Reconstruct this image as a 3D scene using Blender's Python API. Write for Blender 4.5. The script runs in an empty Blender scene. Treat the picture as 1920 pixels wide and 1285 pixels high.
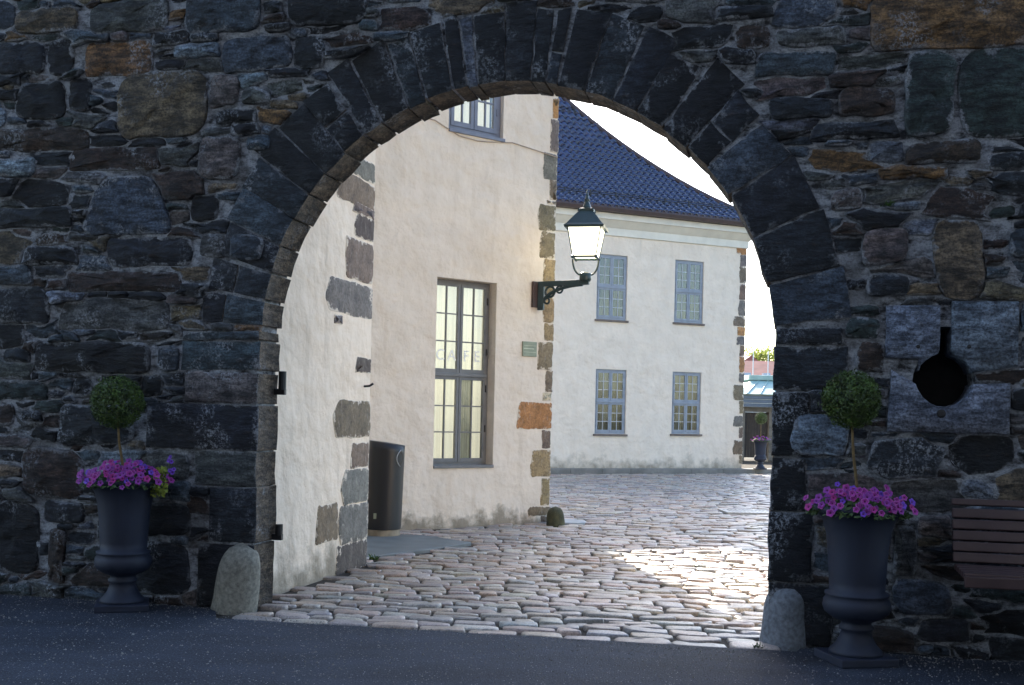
import bpy, bmesh, math, random
import numpy as np
from mathutils import Vector, Matrix, noise as mn

random.seed(11)
R = math.radians
scene = bpy.context.scene
COL = scene.collection

# ------------------------------------------------------------------ camera
F, W, H, HZ, EYE = 2100.0, 1920.0, 1285.0, 775.0, 1.6
ROLL = R(1.3)
cam_d = bpy.data.cameras.new('camera')
cam = bpy.data.objects.new('camera', cam_d)
COL.objects.link(cam)
cam.location = (0, 0, EYE)
cam.rotation_euler = (R(90), -ROLL, 0)
cam_d.sensor_width = 36.0
cam_d.lens = 36.0 * F / W
cam_d.shift_y = (HZ - H / 2) / W
cam_d.clip_start = 0.05
cam_d.clip_end = 6000
scene.camera = cam

# ------------------------------------------------------------------ light
SUN_AZ, SUN_EL = R(-9.2), R(30.6)        # measured from +Y towards +X
world = bpy.data.worlds.new('World')
scene.world = world
world.use_nodes = True
wn = world.node_tree
sky = wn.nodes.new('ShaderNodeTexSky')
sky.sky_type = 'NISHITA'
sky.sun_disc = False
sky.sun_elevation = SUN_EL
sky.sun_rotation = SUN_AZ
sky.air_density = 1.0
sky.dust_density = 1.2
sky.ozone_density = 1.0
wn.links.new(sky.outputs[0], wn.nodes['Background'].inputs[0])
wn.nodes['Background'].inputs[1].default_value = 0.12
sun_d = bpy.data.lights.new('sun', 'SUN')
sun = bpy.data.objects.new('sun', sun_d)
COL.objects.link(sun)
sun_d.energy = 3.2
sun_d.angle = R(0.5)
sun_d.color = (1.0, 0.9, 0.76)
sun.rotation_euler = (R(90) - SUN_EL, 0, R(180) - SUN_AZ)
sdir = Vector((math.sin(SUN_AZ) * math.cos(SUN_EL), math.cos(SUN_AZ) * math.cos(SUN_EL), math.sin(SUN_EL)))
sun.rotation_euler = sdir.to_track_quat('Z', 'Y').to_euler()
sun.location = sdir * 60
vs = scene.view_settings
vs.view_transform = 'Standard'
vs.look = 'None'
vs.exposure = 2.3
vs.gamma = 1.0

# ------------------------------------------------------------------ survey helpers
CR, SR = math.cos(ROLL), math.sin(ROLL)
def ray(px, py):
    dx, dy = px - W / 2, HZ - py
    return (dx * CR - dy * SR) / F, (dx * SR + dy * CR) / F
def ground(px, py, z=0.0):
    a, b = ray(px, py)
    d = (z - EYE) / b
    return Vector((a * d, d, z))
class Frame:
    """vertical plane: local x along the wall, local y into the wall, z up"""
    def __init__(s, x, y, deg):
        s.o = Vector((x, y, 0)); s.a = R(deg)
        s.ex = Vector((math.cos(s.a), math.sin(s.a), 0)); s.ey = Vector((-math.sin(s.a), math.cos(s.a), 0))
    def loc(s, px, py, y=0.0):
        a, b = ray(px, py)
        d = Vector((a, 1, b)); c = Vector((0, 0, EYE))
        t = (s.ey.dot(s.o - c) + y) / s.ey.dot(d)
        p = c + d * t - s.o
        return p.dot(s.ex), p.z
    def w(s, x, y, z=0.0):
        return s.o + s.ex * x + s.ey * y + Vector((0, 0, z))
    def inv(s, p):
        q = p - s.o
        return q.dot(s.ex), q.dot(s.ey)
G = Frame(-0.076, 8.396, -13.0)            # gate wall
A1 = Frame(-1.485, 11.67, 75.5)             # wing beside the gate (origin at its far corner)
A2 = Frame(0.58, 16.6, 37.0)               # cafe building (origin at its corner)
B = Frame(6.80, 33.0, 24.0)                # far house (origin at its corner)

# ------------------------------------------------------------------ materials
class NM:
    def __init__(s, name):
        s.m = bpy.data.materials.new(name); s.m.use_nodes = True
        s.t = s.m.node_tree; s.b = s.t.nodes['Principled BSDF']
        s.co = s.t.nodes.new('ShaderNodeTexCoord').outputs['Object']
    def n(s, typ, **kw):
        x = s.t.nodes.new(typ)
        for k, v in kw.items(): setattr(x, k, v)
        return x
    def l(s, a, b): s.t.links.new(a, b)
    def scale(s, v, off=(0, 0, 0)):
        m = s.n('ShaderNodeMapping'); s.l(s.co, m.inputs[0])
        m.inputs['Scale'].default_value = v; m.inputs['Location'].default_value = off
        return m.outputs[0]
    def noise(s, sc, detail=4, rough=0.55, co=None, dist=0.0):
        x = s.n('ShaderNodeTexNoise'); s.l(co or s.co, x.inputs['Vector'])
        x.inputs['Scale'].default_value = sc; x.inputs['Detail'].default_value = detail
        x.inputs['Roughness'].default_value = rough; x.inputs['Distortion'].default_value = dist
        return x.outputs[0]
    def ramp(s, f, a, b, lo=0.0, hi=1.0):
        x = s.n('ShaderNodeMapRange'); s.l(f, x.inputs[0])
        x.inputs[1].default_value = a; x.inputs[2].default_value = b
        x.inputs[3].default_value = lo; x.inputs[4].default_value = hi
        return x.outputs[0]
    def math(s, op, a, b):
        x = s.n('ShaderNodeMath', operation=op)
        for i, v in enumerate((a, b)):
            if isinstance(v, (int, float)): x.inputs[i].default_value = v
            else: s.l(v, x.inputs[i])
        return x.outputs[0]
    def mix(s, f, a, b, blend='MIX'):
        x = s.n('ShaderNodeMix', data_type='RGBA', blend_type=blend)
        for i, v in ((0, f), (6, a), (7, b)):
            if isinstance(v, (int, float)): x.inputs[i].default_value = v
            elif isinstance(v, tuple): x.inputs[i].default_value = (*v, 1)
            else: s.l(v, x.inputs[i])
        return x.outputs[2]
    def attr(s, name='col'):
        return s.n('ShaderNodeVertexColor', layer_name=name).outputs[0]
    def sep(s, axis):
        x = s.n('ShaderNodeSeparateXYZ'); s.l(s.co, x.inputs[0]); return x.outputs[axis]
    def bump(s, h, strength=0.5, dist=0.02, prev=None):
        x = s.n('ShaderNodeBump'); s.l(h, x.inputs['Height'])
        x.inputs['Strength'].default_value = strength; x.inputs['Distance'].default_value = dist
        if prev: s.l(prev, x.inputs['Normal'])
        return x.outputs[0]
    def out(s, col=None, rough=None, normal=None, spec=None, metal=None):
        b = s.b
        for k, v in (('Base Color', col), ('Roughness', rough), ('Normal', normal), ('Specular IOR Level', spec), ('Metallic', metal)):
            if v is None: continue
            if isinstance(v, tuple): b.inputs[k].default_value = (*v, 1)
            elif isinstance(v, (int, float)): b.inputs[k].default_value = v
            else: s.l(v, b.inputs[k])
        return s.m
MAT = {}
def simple(name, col, rough=0.6, var=0.25, sc=8.0, bump=0.15, metal=0.0, spec=0.5):
    k = NM(name); f = k.noise(sc, 5)
    lo = tuple(c * (1 - var) for c in col); hi = tuple(min(1, c * (1 + var)) for c in col)
    c = k.mix(k.ramp(f, 0.3, 0.7), lo, hi)
    nrm = k.bump(k.noise(sc * 6, 4), bump, 0.01)
    MAT[name] = k.out(c, k.ramp(k.noise(sc * 2, 3), 0.3, 0.7, max(0.02, rough - 0.08), min(1, rough + 0.08)), nrm, spec, metal)
    return MAT[name]

def make_rubble():
    k = NM('rubble_stone')
    base = k.attr()
    of = k.n('ShaderNodeVectorMath', operation='MULTIPLY_ADD')
    k.l(base, of.inputs[0]); of.inputs[1].default_value = (97, 57, 83); k.l(k.co, of.inputs[2])
    co = of.outputs[0]
    m = k.n('ShaderNodeMapping'); k.l(co, m.inputs[0]); m.inputs['Scale'].default_value = (1, 1, 3.2)
    m.inputs['Rotation'].default_value = (0, 0.12, 0)
    st = m.outputs[0]
    f1 = k.noise(5, 6, 0.62, co); f2 = k.noise(9, 7, 0.7, st); f3 = k.noise(55, 5, 0.7, co)
    c = k.mix(k.ramp(f1, 0.28, 0.72), (0.26, 0.27, 0.31), (1.5, 1.5, 1.5))
    c = k.mix(1.0, base, c, 'MULTIPLY')
    fm = k.noise(7.5, 7, 0.68, st)
    c = k.mix(1.0, c, k.mix(k.ramp(fm, 0.40, 0.62), (0.38, 0.39, 0.41), (1.75, 1.75, 1.75)), 'MULTIPLY')
    rust = k.math('MULTIPLY', k.ramp(f2, 0.58, 0.74), 0.33)
    c = k.mix(rust, c, (0.16, 0.085, 0.045))
    dark = k.math('MULTIPLY', k.ramp(f3, 0.56, 0.36), 0.75)
    c = k.mix(dark, c, (0.012, 0.013, 0.016))
    patch = k.ramp(k.noise(3.6, 4, 0.6, co), 0.51, 0.60)
    spk = k.ramp(k.noise(42, 6, 0.75, co), 0.49, 0.60)
    gate_ = k.ramp(k.noise(1.1, 2, 0.5, co), 0.44, 0.60)
    lich = k.math('MULTIPLY', k.math('MULTIPLY', k.math('MULTIPLY', patch, spk), gate_), 0.85)
    c = k.mix(lich, c, (0.42, 0.45, 0.50))
    spk2 = k.math('MULTIPLY', k.ramp(k.noise(24, 8, 0.8, st), 0.62, 0.72), 0.45)
    c = k.mix(spk2, c, (0.32, 0.34, 0.37))
    al = base.node.outputs[1]
    sm = k.math('ADD', al, k.math('MULTIPLY', k.math('SUBTRACT', k.noise(7, 6, 0.7), 0.5), 2.6))
    sm = k.math('MULTIPLY', k.ramp(sm, 0.86, 1.05), k.ramp(k.noise(1.7, 3, 0.5), 0.42, 0.58, 0.15, 0.95))
    c = k.mix(sm, c, k.mix(k.ramp(f3, 0.35, 0.65), (0.11, 0.115, 0.125), (0.42, 0.445, 0.49)))
    n1 = k.bump(f2, 0.9, 0.05)
    n2 = k.bump(f1, 0.6, 0.04, n1)
    n3 = k.bump(f3, 0.7, 0.008, n2)
    MAT['rubble'] = k.out(c, k.ramp(f1, 0.3, 0.7, 0.55, 0.85), n3, 0.4)
make_rubble()

def make_mortar():
    k = NM('lime_mortar')
    f = k.noise(11, 7, 0.7); g = k.noise(60, 5, 0.7); h = k.noise(2.2, 4)
    st = k.noise(6.5, 7, 0.7, k.scale((1, 1, 2.0)))
    c = k.mix(k.ramp(st, 0.38, 0.56), (0.035, 0.037, 0.042), (0.40, 0.43, 0.48))
    c = k.mix(k.math('MULTIPLY', k.ramp(h, 0.52, 0.66), 0.6), c, (0.085, 0.08, 0.076))
    c = k.mix(k.math('MULTIPLY', k.ramp(g, 0.50, 0.36), 0.5), c, (0.03, 0.03, 0.032))
    MAT['mortar'] = k.out(c, 0.9, k.bump(g, 0.8, 0.01, k.bump(f, 1.0, 0.04)), 0.2)
make_mortar()

def make_plaster(name, base, stain, grime_z=0.35, cracks=True):
    k = NM(name)
    big = k.noise(0.55, 5, 0.6); med = k.noise(2.4, 6, 0.6); fine = k.noise(30, 5, 0.65)
    streak = k.noise(1.6, 5, 0.6, k.scale((3.0, 3.0, 0.35)))
    c = k.mix(k.ramp(med, 0.3, 0.72), tuple(b * 0.86 for b in base), base)
    c = k.mix(k.math('MULTIPLY', k.ramp(big, 0.48, 0.72), 0.55), c, stain)
    c = k.mix(k.math('MULTIPLY', k.ramp(streak, 0.56, 0.8), 0.5), c, tuple(s * 0.85 for s in stain))
    spots = k.math('MULTIPLY', k.ramp(k.noise(7, 6, 0.7), 0.65, 0.74), 0.45)
    c = k.mix(spots, c, (0.34, 0.29, 0.24))
    z = k.sep(2)
    gz = k.math('ADD', z, k.math('MULTIPLY', k.math('SUBTRACT', k.noise(3.0, 5, 0.65), 0.5), -1.1))
    gr = k.math('MULTIPLY', k.ramp(gz, grime_z, 0.02), 0.75)
    c = k.mix(gr, c, (0.17, 0.15, 0.11))
    n = k.bump(k.noise(1.6, 3, 0.5), 0.6, 0.12)
    n = k.bump(k.noise(4.2, 4, 0.5), 0.75, 0.06, n)
    n = k.bump(k.noise(11, 5, 0.55), 0.55, 0.018, n)
    n = k.bump(fine, 0.35, 0.004, n)
    MAT[name] = k.out(c, 0.88, n, 0.25)
make_plaster('plaster_cafe', (0.83, 0.73, 0.615), (0.65, 0.545, 0.425), 0.22)
make_plaster('plaster_wing', (0.86, 0.74, 0.60), (0.54, 0.44, 0.34), 0.34)
make_plaster('plaster_house', (0.87, 0.765, 0.64), (0.80, 0.69, 0.565), 0.45)

def make_quoin():
    k = NM('quoin_stone'); base = k.attr()
    f = k.noise(6, 6, 0.65); s2 = k.noise(10, 6, 0.7, k.scale((4, 4, 0.8))); g = k.noise(40, 5, 0.7)
    c = k.mix(1.0, base, k.mix(k.ramp(f, 0.3, 0.7), (0.62, 0.62, 0.65), (1.35, 1.3, 1.25)), 'MULTIPLY')
    c = k.mix(k.math('MULTIPLY', k.ramp(s2, 0.56, 0.7), 0.45), c, (0.50, 0.46, 0.41))
    c = k.mix(k.math('MULTIPLY', k.ramp(g, 0.55, 0.35), 0.5), c, (0.06, 0.05, 0.045))
    lap = k.math('ADD', base.node.outputs[1], k.math('MULTIPLY', k.math('SUBTRACT', k.noise(8, 6, 0.7), 0.5), 3.0))
    c = k.mix(k.ramp(lap, 0.80, 1.0), c, (0.66, 0.585, 0.49))
    n = k.bump(g, 0.6, 0.006, k.bump(f, 0.7, 0.03))
    MAT['quoin'] = k.out(c, 0.85, n, 0.3)
make_quoin()

def make_cobble():
    k = NM('cobble_granite'); base = k.attr()
    f = k.noise(9, 6, 0.65); g = k.noise(70, 5, 0.7); h = k.noise(2.0, 4)
    c = k.mix(1.0, base, k.mix(k.ramp(f, 0.3, 0.7), (0.65, 0.64, 0.64), (1.3, 1.3, 1.3)), 'MULTIPLY')
    c = k.mix(k.math('MULTIPLY', k.ramp(g, 0.56, 0.4), 0.5), c, (0.05, 0.05, 0.055))
    c = k.mix(k.math('MULTIPLY', k.ramp(h, 0.56, 0.7), 0.35), c, (0.11, 0.10, 0.095))
    n = k.bump(g, 0.5, 0.004, k.bump(f, 0.6, 0.02))
    MAT['cobble'] = k.out(c, k.ramp(f, 0.3, 0.7, 0.30, 0.52), n, 0.6)
make_cobble()

def make_asphalt():
    k = NM('asphalt')
    g = k.noise(70, 4, 0.8); f = k.noise(1.3, 5, 0.6, k.scale((1, 2.2, 1))); v = k.n('ShaderNodeTexVoronoi')
    k.l(k.co, v.inputs['Vector']); v.inputs['Scale'].default_value = 95
    c = k.mix(k.ramp(f, 0.35, 0.68), (0.013, 0.017, 0.028), (0.030, 0.038, 0.058))
    c = k.mix(k.math('MULTIPLY', k.ramp(g, 0.55, 0.66), 0.9), c, (0.14, 0.155, 0.19))
    c = k.mix(k.math('MULTIPLY', k.ramp(k.noise(75, 3, 0.7), 0.46, 0.34), 0.8), c, (0.012, 0.012, 0.014))
    sp = k.n('ShaderNodeSeparateColor'); k.l(v.outputs['Color'], sp.inputs[0])
    c = k.mix(k.math('MULTIPLY', k.ramp(sp.outputs[0], 0.965, 0.985), k.ramp(v.outputs[0], 0.45, 0.25)), c, (0.5, 0.5, 0.48))
    n = k.bump(v.outputs[0], 0.7, 0.008, k.bump(g, 0.6, 0.006))
    MAT['asphalt'] = k.out(c, 0.85, n, 0.35)
make_asphalt()

simple('earth', (0.055, 0.048, 0.04), 0.95, 0.4, 6, 0.6, spec=0.2)
simple('intrados', (0.13, 0.10, 0.07), 0.85, 0.4, 6, 0.6)
simple('urn_metal', (0.016, 0.022, 0.042), 0.62, 0.22, 5, 0.12, 0.0, 0.45)
simple('green_iron', (0.010, 0.030, 0.032), 0.38, 0.3, 9, 0.1, 0.0, 0.6)
simple('black_iron', (0.012, 0.012, 0.014), 0.5, 0.3, 9, 0.25)
simple('bin_paint', (0.014, 0.014, 0.016), 0.42, 0.08, 1.5, 0.0)
simple('bin_base', (0.26, 0.22, 0.16), 0.8, 0.3, 9, 0.3)
simple('grey_frame', (0.165, 0.168, 0.172), 0.5, 0.16, 7, 0.12)
simple('blue_frame', (0.27, 0.305, 0.36), 0.5, 0.14, 7, 0.12)
simple('slate_frame', (0.17, 0.19, 0.25), 0.5, 0.14, 7, 0.12)
simple('muntin_white', (0.48, 0.50, 0.52), 0.5, 0.1, 9, 0.05)
simple('sill_brown', (0.16, 0.13, 0.11), 0.75, 0.25, 7, 0.3)
simple('cornice', (0.74, 0.72, 0.64), 0.8, 0.08, 3, 0.1)
simple('gutter_brown', (0.055, 0.03, 0.028), 0.45, 0.2, 6, 0.1)
simple('roof_deck', (0.015, 0.016, 0.02), 0.7, 0.3, 6, 0.2)
simple('pavement', (0.20, 0.195, 0.18), 0.85, 0.28, 3, 0.4)
simple('slab', (0.14, 0.155, 0.155), 0.7, 0.22, 4, 0.3)
simple('slab_pale', (0.30, 0.33, 0.35), 0.5, 0.15, 4, 0.2)
simple('bench_wood', (0.050, 0.027, 0.027), 0.5, 0.4, 3, 0.3)
simple('guard_stone', (0.27, 0.255, 0.21), 0.85, 0.4, 34, 0.9)
simple('guard_blue', (0.20, 0.22, 0.25), 0.85, 0.4, 34, 0.9)
simple('moss_stone', (0.062, 0.062, 0.032), 0.9, 0.45, 12, 0.8)
simple('bark', (0.17, 0.115, 0.05), 0.85, 0.3, 30, 0.5)
simple('soil', (0.03, 0.022, 0.016), 0.95, 0.4, 30, 0.8)
simple('box_leaf', (0.050, 0.090, 0.012), 0.5, 0.75, 11, 0.1)
simple('petunia_leaf', (0.050, 0.085, 0.022), 0.6, 0.4, 14, 0.1)
simple('lime_leaf', (0.20, 0.24, 0.03), 0.6, 0.4, 14, 0.1)
simple('weed_leaf', (0.04, 0.09, 0.015), 0.7, 0.4, 14, 0.1)
simple('petal_pink', (0.30, 0.017, 0.25), 0.6, 0.25, 30, 0.05)
simple('petal_rim', (0.40, 0.08, 0.34), 0.6, 0.1, 30, 0.05)
simple('petal_violet', (0.16, 0.05, 0.50), 0.6, 0.2, 30, 0.05)
simple('throat', (0.12, 0.015, 0.09), 0.7, 0.2, 30, 0.05)
simple('plaque_metal', (0.24, 0.26, 0.19), 0.45, 0.2, 9, 0.2, 0.3)
simple('plaque_line', (0.52, 0.53, 0.40), 0.5, 0.1, 9, 0.1)
simple('wire', (0.42, 0.34, 0.27), 0.7, 0.2, 9, 0.1)
simple('steel', (0.42, 0.43, 0.44), 0.4, 0.2, 12, 0.2, 0.7)
simple('curtain_cream', (0.86, 0.80, 0.60), 0.9, 0.05, 3, 0.1)
simple('curtain_grey', (0.60, 0.60, 0.54), 0.9, 0.12, 4, 0.1)
simple('curtain_olive', (0.20, 0.18, 0.08), 0.9, 0.15, 4, 0.1)
simple('curtain_white', (0.26, 0.25, 0.20), 0.9, 0.1, 4, 0.1)
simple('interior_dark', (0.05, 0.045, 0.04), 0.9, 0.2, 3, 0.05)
simple('interior_olive', (0.22, 0.19, 0.06), 0.9, 0.2, 3, 0.05)
simple('letter_white', (0.88, 0.88, 0.84), 0.6, 0.03, 9, 0.0)
simple('door_wood', (0.035, 0.028, 0.024), 0.7, 0.3, 5, 0.4)
simple('copper_roof', (0.28, 0.42, 0.40), 0.55, 0.18, 2, 0.2)
simple('fascia_blue', (0.12, 0.16, 0.22), 0.6, 0.15, 3, 0.1)
simple('red_tile', (0.23, 0.085, 0.07), 0.8, 0.25, 1, 0.2)
simple('far_wall', (0.62, 0.58, 0.53), 0.9, 0.1, 1, 0.1)
simple('far_slate', (0.10, 0.115, 0.16), 0.7, 0.2, 1, 0.1)
simple('far_glass', (0.30, 0.36, 0.46), 0.2, 0.2, 1, 0.0)
simple('far_leaf', (0.15, 0.17, 0.05), 0.8, 0.4, 1.2, 0.1)
simple('pole_white', (0.75, 0.75, 0.75), 0.5, 0.05, 3, 0.0)
simple('field', (0.06, 0.065, 0.04), 0.95, 0.3, 0.3, 0.2)
simple('blocker_dark', (0.010, 0.011, 0.013), 0.9, 0.3, 2, 0.3, spec=0.1)  # near-black for the added sky-blocking building, so it bounces little light
simple('old_stone', (0.16, 0.15, 0.13), 0.9, 0.35, 2.5, 0.6)

t_ = MAT['far_leaf'].node_tree; tl_ = t_.nodes.new('ShaderNodeBsdfTranslucent'); tl_.inputs[0].default_value = (0.30, 0.36, 0.08, 1)
ms_ = t_.nodes.new('ShaderNodeMixShader'); ms_.inputs[0].default_value = 0.45
t_.links.new(t_.nodes['Principled BSDF'].outputs[0], ms_.inputs[1]); t_.links.new(tl_.outputs[0], ms_.inputs[2]); t_.links.new(ms_.outputs[0], t_.nodes['Material Output'].inputs[0])
k = NM('glazed_tile')
MAT['tile'] = k.out(k.mix(k.ramp(k.noise(2.5, 4), 0.35, 0.65), (0.005, 0.012, 0.050), (0.012, 0.026, 0.105)), 0.15, k.bump(k.noise(20, 3), 0.12, 0.01), 1.0)

def glass(name, tint, refl=1.0):
    m = bpy.data.materials.new(name); m.use_nodes = True
    t = m.node_tree; t.nodes.remove(t.nodes['Principled BSDF'])
    tr = t.nodes.new('ShaderNodeBsdfTransparent'); tr.inputs[0].default_value = (*tint, 1)
    gl = t.nodes.new('ShaderNodeBsdfGlossy'); gl.inputs['Roughness'].default_value = 0.03
    gl.inputs[0].default_value = (refl, refl, refl, 1)
    fr = t.nodes.new('ShaderNodeFresnel'); fr.inputs[0].default_value = 1.5
    nz = t.nodes.new('ShaderNodeTexNoise'); nz.inputs['Scale'].default_value = 5
    bp = t.nodes.new('ShaderNodeBump'); bp.inputs['Strength'].default_value = 0.06; bp.inputs['Distance'].default_value = 0.02
    t.links.new(nz.outputs[0], bp.inputs['Height']); t.links.new(bp.outputs[0], gl.inputs['Normal'])
    mx = t.nodes.new('ShaderNodeMixShader')
    t.links.new(fr.outputs[0], mx.inputs[0]); t.links.new(tr.outputs[0], mx.inputs[1]); t.links.new(gl.outputs[0], mx.inputs[2])
    t.links.new(mx.outputs[0], t.nodes['Material Output'].inputs[0])
    MAT[name] = m
glass('glass', (0.90, 0.92, 0.90))
k = NM('lamp_glass'); k.b.inputs['Emission Color'].default_value = (1.0, 0.93, 0.68, 1); k.b.inputs['Emission Strength'].default_value = 0.85
MAT['lamp_glass'] = k.out((0.75, 0.73, 0.62), 0.35)
k = NM('lamp_bulb'); k.b.inputs['Emission Color'].default_value = (1.0, 0.88, 0.6, 1); k.b.inputs['Emission Strength'].default_value = 4.0
MAT['lamp_bulb'] = k.out((0.8, 0.8, 0.7), 0.4)
k = NM('curtain_lit'); k.b.inputs['Emission Color'].default_value = (1.0, 0.93, 0.76, 1); k.b.inputs['Emission Strength'].default_value = 0.13
fz = k.noise(3, 4, 0.5, k.scale((6, 6, 0.15)))
MAT['curtain_lit'] = k.out(k.mix(k.ramp(fz, 0.3, 0.7), (0.68, 0.65, 0.54), (0.84, 0.81, 0.71)), 0.9)

# ------------------------------------------------------------------ object helpers
def tag(o, label=None, cat=None, group=None, kind=None):
    if label: o['label'] = label
    if cat: o['category'] = cat
    if group: o['group'] = group
    if kind: o['kind'] = kind
    return o
def empty(name, loc=(0, 0, 0), rz=0.0, label=None, cat=None, group=None):
    o = bpy.data.objects.new(name, None); COL.objects.link(o)
    o.location = loc; o.rotation_euler = (0, 0, rz); o.empty_display_size = 0.2
    return tag(o, label, cat, group)
def put(name, me, parent=None, mats=None):
    o = bpy.data.objects.new(name, me); COL.objects.link(o)
    if parent is not None: o.parent = parent
    if mats and not me.materials:
        for m in ([mats] if isinstance(mats, str) else mats): me.materials.append(MAT[m])
    return o
class MB:
    """collects faces for one mesh"""
    def __init__(s): s.v, s.f, s.mi, s.c = [], [], [], []
    def add(s, vs, fs, mi=0, col=None, edge=None):
        o = len(s.v); s.v += [tuple(v) for v in vs]; s.f += [tuple(i + o for i in f) for f in fs]
        s.mi += [mi] * len(fs)
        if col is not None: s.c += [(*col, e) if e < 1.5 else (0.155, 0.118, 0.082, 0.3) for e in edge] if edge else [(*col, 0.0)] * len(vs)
        return s
    def box(s, x0, x1, y0, y1, z0, z1, mi=0):
        vs = [(x, y, z) for z in (z0, z1) for y in (y0, y1) for x in (x0, x1)]
        return s.add(vs, [(0, 2, 3, 1), (4, 5, 7, 6), (0, 1, 5, 4), (2, 6, 7, 3), (0, 4, 6, 2), (1, 3, 7, 5)], mi)
    def bbox(s, x0, x1, y0, y1, z0, z1, b=0.008, mi=0):
        """bevelled box"""
        bm = bmesh.new(); bmesh.ops.create_cube(bm, size=1.0)
        for v in bm.verts: v.co = Vector(((x0 + x1) / 2 + v.co.x * (x1 - x0), (y0 + y1) / 2 + v.co.y * (y1 - y0), (z0 + z1) / 2 + v.co.z * (z1 - z0)))
        bmesh.ops.bevel(bm, geom=bm.edges[:], offset=b, segments=2, affect='EDGES', profile=0.6)
        bm.verts.index_update()
        s.add([v.co[:] for v in bm.verts], [[v.index for v in f.verts] for f in bm.faces], mi); bm.free(); return s
    def lathe(s, prof, n=32, c=(0, 0, 0), mi=0, cap=True):
        vs = []; fs = []
        for r, z in prof:
            for i in range(n):
                a = 2 * math.pi * i / n; vs.append((c[0] + r * math.cos(a), c[1] + r * math.sin(a), c[2] + z))
        for j in range(len(prof) - 1):
            for i in range(n):
                i2 = (i + 1) % n; fs.append((j * n + i, j * n + i2, (j + 1) * n + i2, (j + 1) * n + i))
        if cap:
            fs.append(tuple(range(n))[::-1]); fs.append(tuple((len(prof) - 1) * n + i for i in range(n)))
        return s.add(vs, fs, mi)
    def tube(s, pts, r, n=8, mi=0):
        pts = [Vector(p) for p in pts]; vs = []; fs = []
        rr = r if isinstance(r, (list, tuple)) else [r] * len(pts)
        up = Vector((0.13, 0.31, 0.94))
        for i, p in enumerate(pts):
            t = (pts[min(i + 1, len(pts) - 1)] - pts[max(i - 1, 0)]).normalized()
            a = t.cross(up)
            if a.length < 1e-3: a = t.cross(Vector((1, 0, 0)))
            a.normalize(); b = t.cross(a)
            for q in range(n):
                w = 2 * math.pi * q / n; vs.append(p + (a * math.cos(w) + b * math.sin(w)) * rr[i])
        for j in range(len(pts) - 1):
            for q in range(n):
                q2 = (q + 1) % n; fs.append((j * n + q, j * n + q2, (j + 1) * n + q2, (j + 1) * n + q))
        fs.append(tuple(range(n))[::-1]); fs.append(tuple((len(pts) - 1) * n + q for q in range(n)))
        return s.add(vs, fs, mi)
    def mesh(s, name, mats=None, smooth=False):
        me = bpy.data.meshes.new(name); me.from_pydata(s.v, [], s.f); me.update()
        if mats:
            for m in ([mats] if isinstance(mats, str) else mats): me.materials.append(MAT[m])
        if any(s.mi): me.polygons.foreach_set('material_index', s.mi)
        if s.c:
            ca = me.color_attributes.new('col', 'FLOAT_COLOR', 'POINT')
            ca.data.foreach_set('color', [x for c in s.c for x in c])
        if smooth: me.polygons.foreach_set('use_smooth', [True] * len(me.polygons))
        return me
    def build(s, name, mats, parent=None, smooth=False):
        return put(name, s.mesh(name, mats, smooth), parent)

def inset(pts, d):
    n = len(pts); out = []
    area = sum(pts[i][0] * pts[(i + 1) % n][1] - pts[(i + 1) % n][0] * pts[i][1] for i in range(n))
    sg = 1 if area > 0 else -1
    cx = sum(p[0] for p in pts) / n; cy = sum(p[1] for p in pts) / n
    for i in range(n):
        a, b = pts[i - 1], pts[(i + 1) % n]
        tx, ty = b[0] - a[0], b[1] - a[1]; L = math.hypot(tx, ty) or 1
        nx, ny = -ty / L * sg, tx / L * sg
        out.append((pts[i][0] + nx * d, pts[i][1] + ny * d))
    return out
def lerp_c(pts, k):
    n = len(pts); cx = sum(p[0] for p in pts) / n; cy = sum(p[1] for p in pts) / n
    return [(cx + (x - cx) * k, cy + (y - cy) * k) for x, y in pts]
def extent(pts):
    xs = [p[0] for p in pts]; ys = [p[1] for p in pts]
    return max(xs) - min(xs), max(ys) - min(ys)
def stone_geo(pts, front, back, bevel=0.02, rough=0.01, seed=0.0):
    """irregular block: outline pts (x,z); front face towards -y at `front`, back at `back`"""
    e = min(extent(pts)); bev = min(bevel, e * 0.28)
    n = len(pts)
    area = sum(pts[i][0] * pts[(i + 1) % n][1] - pts[(i + 1) % n][0] * pts[i][1] for i in range(n))
    if area < 0: pts = pts[::-1]
    rings = [(pts, back, 0.0), (pts, front + bev * 0.9, 0.15), (inset(pts, bev * 0.35), front + bev * 0.25, 0.6), (inset(pts, bev * 1.25), front, 1.0)]
    r3 = rings[-1][0]
    rings.append((lerp_c(r3, 0.66), front - rough * 0.4, 1.2)); rings.append((lerp_c(r3, 0.30), front - rough * 0.6, 1.2))
    vs = []; fs = []
    for rp, y, w in rings:
        for x, z in rp:
            dy = mn.noise(Vector((x * 7 + seed, z * 9, seed * 1.7))) * rough * w + mn.noise(Vector((x * 19, z * 23 + seed, seed))) * rough * 0.5 * w
            vs.append((x, y + dy, z))
    for j in range(len(rings) - 1):
        for i in range(n):
            i2 = (i + 1) % n; fs.append((j * n + i, j * n + i2, (j + 1) * n + i2, (j + 1) * n + i))
    o = (len(rings) - 1) * n
    cx = sum(v[0] for v in vs[o:]) / n; cz = sum(v[2] for v in vs[o:]) / n; cy = sum(v[1] for v in vs[o:]) / n
    vs.append((cx, cy, cz)); ci = len(vs) - 1
    global EDGE
    EDGE = [w for w in (1.0, 1.0, 1.0, 0.8, 0.25, 0.0) for _ in range(n)] + [0.0]
    for i in range(n): fs.append((o + i, o + (i + 1) % n, ci))
    fs.append(tuple(range(n))[::-1])
    return vs, fs
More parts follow.
